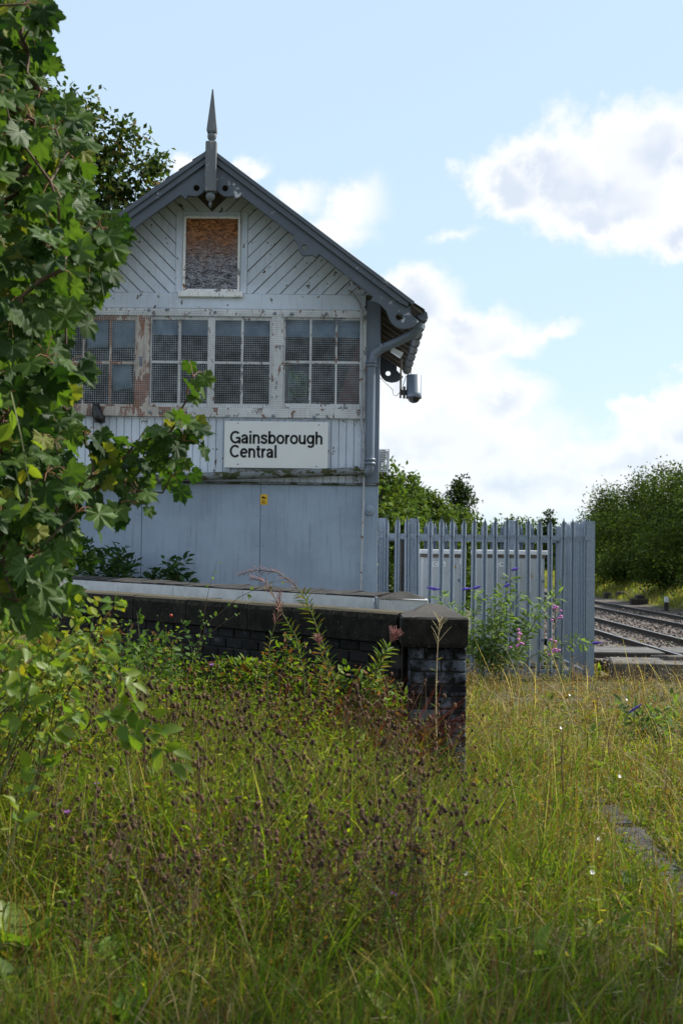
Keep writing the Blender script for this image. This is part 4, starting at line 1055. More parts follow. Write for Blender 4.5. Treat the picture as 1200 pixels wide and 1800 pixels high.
def build_cabinets():
    def cab(px0, px1, ptop, Y, label, code, tri, doors):
        x0, x1 = at(px0,1000,Y).x, at(px1,1000,Y).x; zt = at((px0+px1)/2, ptop, Y).z; d = .55
        T = thing('equipment_cabinet', label, 'cabinet', ((x0+x1)/2, Y, 0), 'trackside cabinets')
        MB().bbox(x0+.02, x1-.02, Y, Y+d, .08, zt-.10, .008).build('body', M['cab'], T)
        MB().box(x0+.01, x1-.01, Y-.02, Y+d+.02, zt-.10, zt-.065).build('lid_rim', M['cabbrown'], T)
        MB().bbox(x0-.01, x1+.01, Y-.05, Y+d+.05, zt-.064, zt, .008).build('lid', M['cablid'], T)
        MB().bbox(x0, x1, Y+.02, Y+d, -.05, .078, .01).build('plinth', M['conc'], T)
        w = (x1-x0-.06)/doors
        for i in range(doors):
            a = x0+.03+i*w
            dr = MB().bbox(a+.004, a+w-.004, Y-.02, Y-.001, .12, zt-.115, .005).build('door', M['cab'], T)
            for z in (.45, zt-.42):
                MB().bbox(a+w-.03, a+w+.012, Y-.034, Y-.021, z-.02, z+.02, .003).build('hinge', M['corner'], dr)
            MB().bbox(a+.03, a+.055, Y-.04, Y-.021, .85, 1.0, .004).build('handle', M['corner'], dr)
        lx0, lx1, lz0, lz1 = code[1]
        lp = MB().box(at(lx0,lz0,Y-.024).x, at(lx1,lz0,Y-.024).x, Y-.024, Y-.0205, at(lx0,lz1,Y).z, at(lx0,lz0,Y).z).build('code_plate', M['signwhite'], T)
        q = at(lx0+2.5, lz1-1.8, Y-.0255); lettering(code[0], .045, (lx1-lx0-5)*Y/FPX, M['black'], lp, (q.x, Y-.0255, q.z), stroke=14)
        tx, tz = tri; c = at(tx, tz, Y-.024)
        tp = MB().prism([(c.x-.035,c.z-.03),(c.x+.035,c.z-.03),(c.x,c.z+.035)], Y-.024, Y-.0205).build('warning_triangle', M['black'], T)
        MB().prism([(c.x-.025,c.z-.024),(c.x+.025,c.z-.024),(c.x,c.z+.024)], Y-.0255, Y-.0242).build('triangle_face', M['yellow'], tp)
    cab(738, 812, 966, 19.7, 'narrower grey trackside cabinet, left of the two behind the fence', ('C G', (759,783,987,996)), (797,995), 1)
    cab(834, 959, 967, 19.7, 'wider two-door grey trackside cabinet, right of the two behind the fence', ('CAS', (870,894,988,996)), (931,1011), 2)
    x0, x1 = at(722,1000,20.2).x, at(735,1000,20.2).x
    T = thing('dark_locker', 'narrow black metal locker behind the fence beside the signal box', 'locker', (x0, 20.3, 0))
    MB().bbox(at(704,1000,20.3).x, at(728,1000,20.3).x, 20.3, 20.8, .05, at(715,950,20.3).z, .01).build('body', M['blackplastic'], T)
    MB().bbox(at(702,1000,20.3).x, at(730,1000,20.3).x, 20.27, 20.82, at(715,950,20.3).z+.001, at(715,945,20.3).z, .01).build('lid', M['dark'], T)
build_cabinets()

# ---------------------------------------------------------------- plants
LEAF6 = ([(0,0,0),(-.5,.32,.06),(.5,.32,.06),(-.42,.66,.05),(.42,.66,.05),(0,.33,-.02),(0,.68,-.02),(0,1,-.05)],
         [(0,5,1),(0,2,5),(1,5,6,3),(5,2,4,6),(3,6,7),(6,4,7)])
LEAF4 = ([(0,0,0),(-.5,.45,.08),(.5,.45,.08),(0,1,-.05)], [(0,2,3,1)])
def rnd_unit(n): return unit(RNG.normal(size=(n,3)))
def mixcol(n, *cols, w=None):
    c = np.array(cols); i = RNG.choice(len(c), n, p=w); return c[i]*RNG.uniform(.75, 1.25, (n,1))

def tree_crown(name, lobes, n, size, cols, m, clump=.28, per=26, w=None, droop=.2):
    """leaves in clumps spread through ellipsoid lobes (cx,cy,cz,rx,ry,rz); denser towards the outside"""
    lob = np.array(lobes, float); vol = lob[:,3]*lob[:,4]*lob[:,5]; k = n//per
    li = RNG.choice(len(lob), k, p=vol**.8/(vol**.8).sum())
    u = rnd_unit(k); rr = RNG.random(k)**.38
    cen = lob[li,:3] + u*rr[:,None]*lob[li,3:]
    tone = RNG.uniform(.68, 1.32, k)
    ci = np.repeat(np.arange(k), per); N = len(ci)
    pos = cen[ci] + RNG.normal(0, clump, (N,3))*np.array([1,1,.7])
    out = unit(pos - (lob[li,:3])[ci]*np.array([1,1,1]))
    ax = unit(out*.6 + RNG.normal(0,.7,(N,3)) + np.array([0,0,-droop])); nr = unit(out*.5 + np.array([0,0,.6]) + RNG.normal(0,.6,(N,3)))
    col = mixcol(N, *cols, w=w)*tone[ci][:,None]
    return scatter(name, LEAF4[0], LEAF4[1], pos, basis(ax,nr), np.stack([size*.62*RNG.uniform(.7,1.3,N), size*RNG.uniform(.7,1.3,N), np.full(N,size)],1), m, col)
GREENS = [(.040,.075,.018),(.060,.105,.024),(.085,.125,.028),(.030,.055,.016)]
DARKG = [(.018,.036,.012),(.028,.050,.015),(.040,.066,.018)]
OLIVE = [(.075,.095,.022),(.055,.085,.022),(.11,.12,.03),(.10,.075,.03)]
def tree(name, label, x, y, h, r, cols, nl, leaf, shape='round', group=None, low=.12, lobes=None, trunk=True, w=None, clump=None):
    z0 = gz(x, y); T = thing(name, label, 'tree', (x, y, z0), group)
    mb = MB(); tr = max(.07, h*.022)
    mb.tube([(x,y,z0-.1),(x+.02*h,y,z0+h*.3),(x-.01*h,y,z0+h*.6),(x+.01*h,y,z0+h*.88)], [tr,tr*.8,tr*.5,tr*.15], 8)
    for i in range(7):
        a = i*2.4+random.random(); zz = z0+h*random.uniform(.25,.7); rr_ = r*random.uniform(.5,.85)
        mb.tube([(x,y,zz),(x+math.cos(a)*rr_*.5,y+math.sin(a)*rr_*.5,zz+h*.08),(x+math.cos(a)*rr_,y+math.sin(a)*rr_,zz+h*.17)], [tr*.4,tr*.25,tr*.06], 6)
    mb.build('trunk', M['bark'], T)
    if lobes is None:
        lobes = []
        nb = 9
        for i in range(nb):
            f = i/(nb-1); zz = z0 + h*(low + (.93-low)*f)
            wid = r*(math.sin(math.pi*min(1,(f*.86+.14)))**.7 if shape == 'round' else (1-.55*f))
            a = random.uniform(0, 6.3); o = wid*.45
            lobes.append((x+math.cos(a)*o, y+math.sin(a)*o, zz, wid*.72, wid*.72, h*.13))
        lobes.append((x,y,z0+h*.55,r*.6,r*.6,h*.36))
    me = tree_crown('crown', lobes, nl, leaf, cols, M['leafdull'], clump or r*.12, w=w)
    c = link('crown', me, T); c.location = -Vector(WL[T.name]); c['kind'] = 'stuff'
    return T
def build_trees():
    # behind the signal box, left
    lob = []
    for px, py, r_ in ((120,190,52),(75,240,60),(140,260,60),(205,255,42),(235,310,42),(180,330,60),(262,288,22),(100,340,80),(215,350,40),(45,170,60),(150,170,25),(60,420,90),(130,430,80)):
        q = at(px, py, 27+random.uniform(-.8,.8)); s = r_*27/FPX; lob.append((q.x,q.y,q.z,s,s*1.3,s*.9))
    q = at(60, 400, 27.5)
    lob += [(q.x-1.5,q.y+.5,q.z+.5,1.5,1.5,2.2),(q.x-.8,q.y+1,q.z-2,1.5,1.5,1.6)]
    T = tree('broadleaf_tree', 'tall dark leafed tree rising behind the signal box roof at left', q.x, q.y, 10.4, 2.4, OLIVE+DARKG, 22000, .14, lobes=lob, clump=.15, w=[.12,.14,.06,.06,.24,.22,.16])
    G1 = 'trees behind the fence'
    LG = [(.060,.105,.024),(.080,.125,.028),(.105,.145,.032),(.045,.080,.020)]
    specs = [('leafy_tree','light green tree beside the corner of the signal box',672,772,42,1.25,LG,11000,.15),
             ('leafy_tree','pale green tree second from the corner of the signal box, behind the fence',716,812,46,1.05,LG,9000,.15),
             ('leafy_tree','bushy green tree left of the dark round tree, behind the fence',754,840,52,1.1,LG,9000,.16),
             ('leafy_tree','low green tree directly below the dark round tree',800,872,58,1.25,LG,8000,.16),
             ('leafy_tree','low green bush tree on the slope right of the dark round tree',842,892,64,1.2,LG,7000,.17),
             ('round_tree','dark evergreen tree with a rounded top on the skyline',803,822,95,1.55,DARKG,9000,.2),
             ('leafy_tree','low far tree on the skyline right of the dark round tree',885,900,110,3.2,GREENS,5000,.28),
             ('small_tree','small lone tree crown on the skyline between the fence and right wood',962,893,130,1.5,DARKG,3000,.26),
             ('leafy_tree','far hedge tree on the skyline left of the fence corner',930,910,135,3.6,GREENS,4000,.34),
             ('leafy_tree','far hedge tree on the skyline behind the fence corner',1005,925,140,3.6,GREENS,4000,.34),
             ('leafy_tree','green tree close behind the signal box, seen through its right window',522,560,31,1.7,LG,20000,.15)]
    for nm, lab, px, py, Y, r_, cols, nl, lf in specs:
        q = at(px, py, Y); zb = gz(q.x, Y); tree(nm, lab, q.x, Y, q.z-zb, r_, cols, nl, lf, group=G1, low=.08)
    WOOD = [(.042,.074,.016),(.055,.088,.018),(.070,.098,.022),(.036,.062,.015)]
    G2 = 'wood along the right side of the railway'
    for i, (px, py, Y, r_, lab) in enumerate(((1225,768,60,3.5,'big dark tree of the right wood cut by the picture edge'),(1172,786,68,3.0,'tall dark tree of the right wood, second from the edge'),(1130,806,76,2.8,'dark tree of the right wood with a ragged top, third from the edge'),
                                             (1100,822,84,2.9,'dark tree in the middle of the right wood slope'),(1078,846,92,2.8,'lower dark tree near the end of the right wood'),(1062,880,98,2.5,'lowest dark tree at the end of the right wood'),
                                             (1190,900,64,2.6,'dark undergrowth tree in front of the right wood at the edge'),(1130,930,74,2.6,'dark undergrowth tree in front of the right wood middle'),(1085,955,86,2.2,'dark undergrowth tree in front of the right wood end'))):
        q = at(px, py-4, Y); x = max(q.x, 17.0); zb = gz(x, Y)
        tree('wood_tree', lab, x, Y, q.z-zb, r_, WOOD, 13000, .17, group=G2, low=.04, clump=.36)
    # rest of the wood beyond the picture edge
    for i, (x, Y, h, r_) in enumerate(((20.5,52,8.5,3.4),(21,44,8.5,3.4),(24,66,9.5,3.6),(24,80,9,3.6))):
        tree('wood_tree', ('dark wood tree beyond the right picture edge, fourth behind', 'dark wood tree beyond the right picture edge, nearest', 'tall tree at the back of the right wood', 'tree at the back of the right wood, farther off')[i], x, Y, h, r_, DARKG, 3000, .3, group=G2, low=.05, clump=.5)
build_trees()

# --- sycamore at the left
def syc_leaf(seed, tar=0):
    rs = random.Random(seed)
    # palmate outline: five pointed lobes with coarse teeth (base at the origin, tip on +y)
    key = [(-174,.30),(-152,.60),(-132,.66),(-114,.86),(-101,.80),(-86,.70),(-70,.86),(-62,.84),(-52,1.03),(-41,.88),(-27,.70),(-17,.86),(-11,.88),(0,1.10),(11,.88),(17,.86),(27,.70),(41,.88),(52,1.03),(62,.84),(70,.86),(86,.70),(101,.80),(114,.86),(132,.66),(152,.60),(174,.30)]
    kk = []
    for (a0, r0), (a1, r1) in zip(key[:-1], key[1:]): kk += [(a0, r0), ((a0+a1)/2, (r0+r1)/2*rs.choice((.90,.93,1.05)))]
    key = kk + [key[-1]]
    V = [(0,.30,.0)]; bend = rs.uniform(.12,.55); fold = rs.uniform(.02,.16); wv = rs.uniform(.02,.07)
    for ring in (.52, 1.0):
        for a, r_ in key:
            r2 = r_*ring*(1+rs.gauss(0,.05)*(ring == 1)); t = R(a); x = math.sin(t)*r2*.58; y = .30+math.cos(t)*r2*.62
            z = abs(x)*fold*2 - bend*(x*x+ (y-.3)**2*(1 if y > .3 else .3)) + wv*math.sin(a*.11+seed)*ring
            V.append((x,y,z))
    k = len(key); F = [(0,1+i,2+i) for i in range(k-1)]
    F += [(1+i, 1+k+i, 2+k+i, 2+i) for i in range(k-1)]
    return V, F
def cluster_tree(root, pts):
    """joins points to a growing tree; returns parent index and how many points hang on each"""
    n = len(pts); d0 = np.linalg.norm(pts-root, axis=1); order = np.argsort(d0)
    par = np.full(n, -1); done = []
    for i in order:
        if done:
            dd = np.linalg.norm(pts[done]-pts[i], axis=1) + .25*np.maximum(0, d0[done]-d0[i]+.2)
            j = int(np.argmin(dd))
            if dd[j] < d0[i]: par[i] = done[j]
        done.append(i)
    cnt = np.ones(n)
    for i in order[::-1]:
        if par[i] >= 0: cnt[par[i]] += cnt[i]
    return par, cnt
def in_poly(x, y, poly):
    ins = False
    for i in range(len(poly)):
        (x0,y0),(x1,y1) = poly[i], poly[i-1]
        if (y0 > y) != (y1 > y) and x < (x1-x0)*(y-y0)/(y1-y0)+x0: ins = not ins
    return ins
def build_sycamore():
    outline = [(-420,-260),(70,-260),(92,-40),(92,60),(98,110),(76,150),(104,150),(138,188),(142,250),(158,300),(154,345),(190,372),(226,400),(222,440),(188,480),(145,515),(160,548),(138,590),(130,680),(118,722),(185,745),(200,780),(225,800),
               (255,765),(300,755),(308,715),(335,700),(346,662),(362,652),(360,710),(366,765),(350,815),(345,838),(300,838),(276,885),(240,896),(212,870),(198,920),(156,985),(118,1030),(60,1060),(-420,1100)]
    root = np.array([-3.0, 7.9, .0]); top = np.array([-2.75, 7.9, 7.0])
    pts = []; tries = 0
    while len(pts) < 680 and tries < 60000:
        tries += 1
        px, py = random.uniform(-420, 360), random.uniform(-260, 1090)
        if px < -120 and random.random() < .75: continue
        if not in_poly(px+28, py, outline): continue
        if px > 105 and py > 560 and random.random() < .72: continue
        if 60 < px and 520 < py < 730 and random.random() < .5: continue
        Y = random.uniform(6.2, 8.7) if px < 150 else random.uniform(6.7, 7.7)
        q = np.array(at(px, py, Y))
        if pts and min(np.linalg.norm(q-p) for p in pts) < .09: continue
        pts.append(q)
    # the long shoots
    for px, py in ((352,662),(342,700),(330,735),(310,760),(335,775),(318,800),(285,765),(290,810),(250,780),(240,840),(250,862),(222,830),(205,415),(210,392),(190,400),(175,430),(170,790),(130,640),(128,560)):
        pts.append(np.array(at(px-12, py, 7.1+random.uniform(-.15,.15))))
    pts = np.array(pts)
    stem = np.array([[ -3.0+.03*math.sin(z), 7.9, z] for z in np.linspace(.3, 7, 22)])
    allp = np.concatenate([stem, pts]); par, cnt = cluster_tree(root, allp)
    T = thing('sycamore_tree', 'sycamore with large lobed leaves overhanging from the left edge', 'tree', tuple(root))
    MB().tube([(-3.0,7.9,-.1)]+[tuple(p) for p in stem], [.13]+list(np.linspace(.12,.03,22)), 10).build('trunk', M['bark'], T)
    br = MB(); m = len(stem)
    for i in range(m, len(allp)):
        j = par[i]; a = Vector(allp[j]) if j >= 0 else Vector(root); b_ = Vector(allp[i])
        r0 = .0035*math.sqrt(cnt[j])**.9 if j >= m else .004*math.sqrt(cnt[i]); r0 = min(r0, .03); r1 = min(.0035*math.sqrt(cnt[i])**.9, r0)
        mid = (a+b_)/2 + Vector((random.gauss(0,.02),random.gauss(0,.02),random.gauss(-.01,.02)))
        br.tube([a,mid,b_], [r0,(r0+r1)/2,r1], 6, False)
    br.build('branches', M['twig'], T)['kind'] = 'stuff'
    # leaves around every shoot end
    P = []; AX = []; NR = []; SZ = []; pet = MB()
    for i in range(m, len(allp)):
        j = par[i]; d = unit(allp[i]-(allp[j] if j >= 0 else root)); q_ = allp[i]; far_ = q_[0]/q_[1] > -.176; k = random.choice((3,3,4)) if far_ else random.choice((4,5,5,6))
        for _ in range(k):
            o = unit(d*.5 + RNG.normal(0,.75,3) + np.array([.15,-.25,-.15])); pl = random.uniform(.05,.11)
            b_ = allp[i] + o*pl + np.array([0,0,.01])
            ax = unit(o*.6 + RNG.normal(0,.25,3) + np.array([.12,-.1,-.75])); nr = unit(np.array([.12,-.75,.62]) + RNG.normal(0,.42,3))
            P.append(b_); AX.append(ax); NR.append(nr); SZ.append(random.uniform(.085,.165)*(.86 if far_ else 1))
            a_ = Vector(allp[i]); b2 = Vector(b_); pet.tube([a_, (a_+b2)/2+Vector((0,0,.012)), b2], [.0018,.0015,.0013], 4, False)
    P, AX, NR, SZ = map(np.array, (P,AX,NR,SZ)); BS = basis(AX, NR)
    pt = pet.build('leaf_stalks', M['petiole'], T); pt['kind'] = 'stuff'
    # the 300 that show largest become leaves of their own
    cv = (np.array(CR.transposed()) @ (P - np.array([0,0,EYE])).T).T
    px = 600 + cv[:,0]/-cv[:,2]*FPX; py = 900 - cv[:,1]/-cv[:,2]*FPX
    facing = np.abs((NR*unit(P-np.array([0,0,EYE]))).sum(1)); sc = SZ/-cv[:,2]*facing
    sc = np.where((px > -20) & (py > -20) & (py < 1120), sc, 0)
    order = np.argsort(-sc); own = order[:300]; rest = order[300:]
    tmpl = []
    for s in range(9):
        V, F = syc_leaf(s); me = bpy.data.meshes.new('leaf'); me.from_pydata(V, [], F); me.materials.append(M['syc'])
        for p in me.polygons: p.use_smooth = True
        tmpl.append(me)
    for i in own:
        Mx = Matrix(BS[i].tolist()); link('leaf', tmpl[i % 9], T, tuple(P[i]), Mx.to_euler(), SZ[i])
    lm = None
    for s in range(3):
        idx = rest[s::3]; V, F = syc_leaf(20+s)
        mix_ = RNG.random((len(idx),1)); col = np.array([.016,.045,.012])*(1-mix_) + np.array([.070,.125,.027])*mix_
        yel = RNG.random(len(idx)) < .07; col[yel] = np.array([.15,.17,.03])
        me = scatter('leaf_mass', V, F, P[idx], BS[idx], SZ[idx], M['leaf'], col, True)
        o = link('leaf_mass', me, T); o.location = -Vector(WL[T.name]); o['kind'] = 'stuff'
build_sycamore()

# --- generic shrub with stems, some leaves as objects
def shrub(name, label, cat, base, tips, leafsize, n_per, mat_leaf, cols, n_obj=0, stem_m='twig', stem_r=.006, asp=.6, spread=.07, droop=.3, group=None, tmpl=LEAF6, along=(.25,1.0), face=.35, up=.6):
    """stems from base through way-points to each tip; leaves along the stems"""
    T = thing(name, label, cat, tuple(base), group)
    mb = MB(); P = []; D = []
    for path in tips:
        pts = [Vector(p) for p in path]; n = len(pts); r0 = stem_r
        mb.tube(pts, [r0*(1-.8*i/(n-1)) for i in range(n)], 6)
        seg = [(pts[i+1]-pts[i]).length for i in range(n-1)]; L = sum(seg)
        for k in range(n_per):
            s = L*random.uniform(*along); i = 0
            while i < n-2 and s > seg[i]: s -= seg[i]; i += 1
            d = (pts[i+1]-pts[i]).normalized(); p = pts[i] + d*s
            P.append(np.array(p)); D.append(np.array(d))
    mb.build('stem', M[stem_m], T)
    P, D = np.array(P), np.array(D); N = len(P)
    side = unit(np.cross(D, rnd_unit(N))); P = P + side*RNG.uniform(0, spread, (N,1))
    ax = unit(side*.8 + D*.5 + RNG.normal(0,.3,(N,3)) + np.array([0,0,-droop])); nr = unit(np.array([.1,-face,up]) + RNG.normal(0,.4,(N,3)))
    BS = basis(ax, nr); S = leafsize*RNG.uniform(.65,1.3,N)
    own = np.argsort(-S*RNG.uniform(.6,1,N))[:n_obj]; rest = np.setdiff1d(np.arange(N), own)
    if n_obj:
        mes = []
        for k in range(4):
            V = [(x*asp, y, z*(.6+.5*k)) for x, y, z in tmpl[0]]
            me = bpy.data.meshes.new('leaf'); me.from_pydata(V, [], tmpl[1]); me.materials.append(M[mat_leaf])
            for p in me.polygons: p.use_smooth = True
            mes.append(me)
        for i in own: link('leaf', mes[i % 4], T, tuple(P[i]), Matrix(BS[i].tolist()).to_euler(), S[i])
    if len(rest):
        me = scatter('leaf_mass', tmpl[0], tmpl[1], P[rest], BS[rest], np.stack([S[rest]*asp, S[rest], S[rest]],1), M['leaf'], mixcol(len(rest), *cols), True)
        o = link('leaf_mass', me, T); o.location = -Vector(WL[T.name]); o['kind'] = 'stuff'
    return T
def arc(a, b, lift=.15, n=6, wob=.02):
    a, b = Vector(a), Vector(b); out = []
    for i in range(n):
        t = i/(n-1); p = a.lerp(b, t) + Vector((0,0,lift*4*t*(1-t))) + Vector((random.gauss(0,wob),random.gauss(0,wob),random.gauss(0,wob)))*(0 < i < n-1)
        out.append(p)
    return out
def build_shrubs():
    ROSE = [(.085,.16,.03),(.13,.20,.035),(.19,.235,.035),(.26,.24,.025)]
    base = Vector((-1.95, 6.9, 0))
    tips = []
    for _ in range(46):
        px, py = random.uniform(-80, 225), random.uniform(1045, 1200)
        if px > 120 and py > 1175: continue
        Y = random.uniform(6.0, 7.6); tips.append(arc(base+Vector((random.uniform(-.4,.4),random.uniform(-.4,.5),0)), at(px,py,Y), .12))
    shrub('wild_rose_bush', 'yellow green wild rose bush at the foot of the sycamore', 'bush', base, tips, .052, 30, 'rose', ROSE, 220, along=(.55,1), spread=.06)
    # trailing shoots, nearer and out of focus
    b2 = Vector((-1.35, 5.0, 0.05))
    sh = [[b2+Vector((0,0,.2)), at(60,1180,5.1), at(150,1120,5.1), at(215,1190,5.05), at(255,1270,5.0), at(285,1320,5.0), at(305,1352,5.0)]]
    sh.append([b2, at(95,1280,5.1), at(150,1240,5.1), at(200,1265,5.05), at(235,1290,5.05)])
    shrub('rose_shoot', 'blurred bright green rose shoot arching over the meadow at left', 'shoot', b2, sh, .072, 46, 'rose', ROSE, 92, stem_m='stemgreen', along=(.45,1), spread=.035, stem_r=.004)
    b3 = Vector((-1.62, 4.9, .05))
    sh = [[b3, at(-40,1000,5.0), at(-10,720,5.0), at(20,690,5.0), at(38,770,4.95), at(48,830,4.95), at(58,880,4.95), at(70,900,4.95)],
          [b3, at(-60,1150,5.0), at(-5,1060,5.0), at(20,1090,5.0), at(45,1130,5.0), at(60,1170,5.0)],
          [b3, at(-60,1200,5.0), at(15,1120,5.0), at(40,1200,5.0), at(35,1260,5.0)]]
    shrub('rose_shoot', 'hanging yellow green rose spray against the sycamore at the left edge', 'shoot', b3, sh, .066, 40, 'rose', ROSE, 110, stem_m='stemgreen', along=(.4,1), spread=.04, stem_r=.004)
    # elder behind the walls
    ELD = [(.022,.055,.022),(.035,.075,.028),(.05,.09,.03)]
    for lab, xs, y0, y1, n in (('dark elder bush between the sycamore and the signal box wall', (140,235), 945, 1030, 20), ('small dark elder bush growing before the blue grey panels', (255,340), 965, 1035, 16)):
        b_ = at(sum(xs)/2, 1040, 15.55); b_ = Vector((b_.x, 15.6, 0)); tips = []
        for _ in range(n):
            px = random.uniform(*xs); q = at(px, random.uniform(y0, y1), random.uniform(15.35,15.85)); tips.append(arc(b_+Vector((random.uniform(-.15,.15),0,.2)), q, .05))
        shrub('elder_bush', lab, 'bush', b_, tips, .10, 40, 'leaf', ELD, 0, along=(.6,1), spread=.09, asp=.42)
    # thin spray of hawthorn by the wall
    b_ = ground_at(330,1300,0); 
    shrub('hawthorn_sprig', 'slender hawthorn sprig rising before the whitewashed coping', 'sprig', b_, [[b_, at(352,1120,10.8), at(366,1040,10.8), at(382,985,10.8)], [b_, at(360,1100,10.8), at(420,1050,10.7), at(470,1025,10.7), at(505,1018,10.7)], [b_, at(300,1130,10.6), at(285,1090,10.6)], [b_, at(345,1130,10.5), at(400,1090,10.5), at(425,1075,10.5)]], .035, 34, 'leaf', [(.06,.12,.03),(.09,.15,.03)], 0, stem_r=.004, along=(.35,1), spread=.03)
    # low greenery against the wall (bindweed, bramble)
    tips = []
    b_ = at(250,1200,10.8); b_ = Vector((b_.x,b_.y,0))
    for _ in range(30): tips.append(arc(b_+Vector((random.uniform(-.5,.6),random.uniform(-.3,.5),0)), at(random.uniform(190,330), random.uniform(1075,1190), random.uniform(10.3,11.6)), .06))
    shrub('bramble_tangle', 'green bramble tangle climbing the dark wall at left', 'bramble', b_, tips, .055, 20, 'leaf', [(.05,.10,.025),(.08,.14,.03)], 0, along=(.5,1), spread=.05, stem_m='stemgreen', stem_r=.004)
    for i, (px, py) in enumerate(((306,1078),(310,1081),(301,1082))):
        q = at(px,py,10.4); MBb = MB().lathe(q, [(0,.012),(.008,.009),(.011,0),(.008,-.009),(0,-.012)], 8)
    MBb.build('rose_hip', M['berry']); tag(bpy.data.objects[-1] if False else [o for o in bpy.data.objects if o.name == 'rose_hip'][0], 'orange red rose hip on a sprig before the dark wall', 'berry')
    # buddleia by the fence
    b_ = Vector((at(870,1190,17.5).x, 17.55, 0)); tips = []
    ends = [(770,1040),(800,1055),(832,1038),(862,1045),(885,1035),(898,1008),(915,1040),(880,1090),(850,1100),(905,1085),(930,1075),(790,1110),(820,1130),(960,1050),(990,1030),(940,1060),(870,1060),(840,1150),(900,1130)]
    for px, py in ends: tips.append(arc(b_+Vector((random.uniform(-.3,.2),random.uniform(-.1,.1),0)), at(px,py,17.5+random.uniform(-.45,.35)), .08))
    tips.append(arc(b_+Vector((.3,0,.2)), at(1036,1132,17.6), .15)); 
    T = shrub('buddleia_bush', 'loose grey green buddleia with violet flower spikes before the steel fence', 'bush', b_, tips, .100, 70, 'leaf', [(.11,.175,.065),(.145,.21,.075),(.07,.12,.045)], 0, asp=.28, along=(.3,1), spread=.06, stem_m='stemgreen', stem_r=.008)
    for (px, py, dx, L) in ((773,1036,-1,.17),(812,1036,1,.12),(898,1003,.3,.1),(1040,1131,1,.12),(832,1034,.4,.09),(885,1031,.3,.08)):
        q = Vector(at(px,py,17.35)); d = Vector((dx,-.1,.12)).normalized(); mb = MB()
        pts = [q+d*(L*t) for t in (0,.2,.4,.6,.8,1)]; mb.tube(pts, [.008,.016,.018,.015,.011,.003], 8)
        mb.v = [(x+random.gauss(0,.004),y+random.gauss(0,.004),z+random.gauss(0,.004)) for x,y,z in mb.v]
        mb.build('flower_spike', M['violet'], T)
    # second buddleia seedling at right
    b_ = ground_at(1125,1300,0)
    T = shrub('buddleia_seedling', 'young buddleia with a violet spike in the grass at right', 'bush', b_, [arc(b_, at(1095,1232,b_.y), .05), arc(b_, at(1150,1235,b_.y), .05), arc(b_, at(1190,1240,b_.y+.2), .06), arc(b_, at(1170,1265,b_.y-.2), .05), arc(b_, at(1205,1275,b_.y), .05)], .10, 26, 'leaf', [(.085,.14,.055),(.11,.17,.05)], 0, asp=.3, along=(.25,1), spread=.05, stem_m='stemgreen')
    for px, py in ((1113,1247),):
        q = Vector(at(px,py,b_.y-.1)); d = Vector((.7,-.1,.5)).normalized(); mb = MB().tube([q-d*.05,q,q+d*.05,q+d*.09],[.006,.012,.010,.002],8); mb.build('flower_spike', M['violet'], T)
build_shrubs()

# --- willowherbs, knapweeds, flowers
def spike_leaves(mb_pts, n, L, col, wid=.17):
    pts = [np.array(p) for p in mb_pts]; P = []; AX = []; NR = []
    for k in range(n):
        t = (k+.5)/n*(len(pts)-1); i = min(int(t), len(pts)-2); f = t-i
        p = pts[i]*(1-f)+pts[i+1]*f; d = unit(pts[i+1]-pts[i]); a = k*2.4
        s = unit(np.cross(d, np.array([math.cos(a), math.sin(a), .3])))
        P.append(p); AX.append(unit(s*.85+d*.55+np.array([0,0,-.12]))); NR.append(unit(d+np.array([0,-.3,.2])))
    N = len(P); S = L*RNG.uniform(.7,1.15,N)
    return np.array(P), basis(np.array(AX),np.array(NR)), np.stack([S*wid,S,S],1), mixcol(N,*col)
def willowherb(label, path, seed_from, nleaf, L, cols, stem='stemgreen', tipm='seedpink', pods=34, podl=.07):
    pts = [Vector(p) for p in path]; T = thing('willowherb', label, 'wildflower', tuple(pts[0]), 'willowherb stems')
    fine = []
    for i in range(len(pts)-1):
        for k in range(4): fine.append(pts[i].lerp(pts[i+1], k/4))
    fine.append(pts[-1]); n = len(fine)
    MB().tube(fine, [.006*(1-.75*i/(n-1)) for i in range(n)], 6).build('stem', M[stem], T)
    c = int(n*seed_from)
    P, Bs, S, C = spike_leaves(fine[1:c], nleaf, L, cols)
    me = scatter('leaves', LEAF6[0], LEAF6[1], P, Bs, S, M['leaf'], C, True); o = link('leaves', me, T); o.location = -Vector(WL[T.name])
    mb = MB(); tp = fine[c:]
    for k in range(pods):
        t = k/pods*(len(tp)-1); i = min(int(t), len(tp)-2); p = tp[i].lerp(tp[i+1], t-i); d = (tp[i+1]-tp[i]).normalized()
        a = k*2.4; s = d.cross(Vector((math.cos(a),math.sin(a),.2))).normalized(); e = p + (s*.6+d*.8)*podl*random.uniform(.6,1.1)*(1-.5*k/pods)
        mb.tube([p,(p+e)/2+d*.006,e],[.0016,.002,.0012],4,False)
    mb.build('seed_spike', M[tipm], T)
    return T
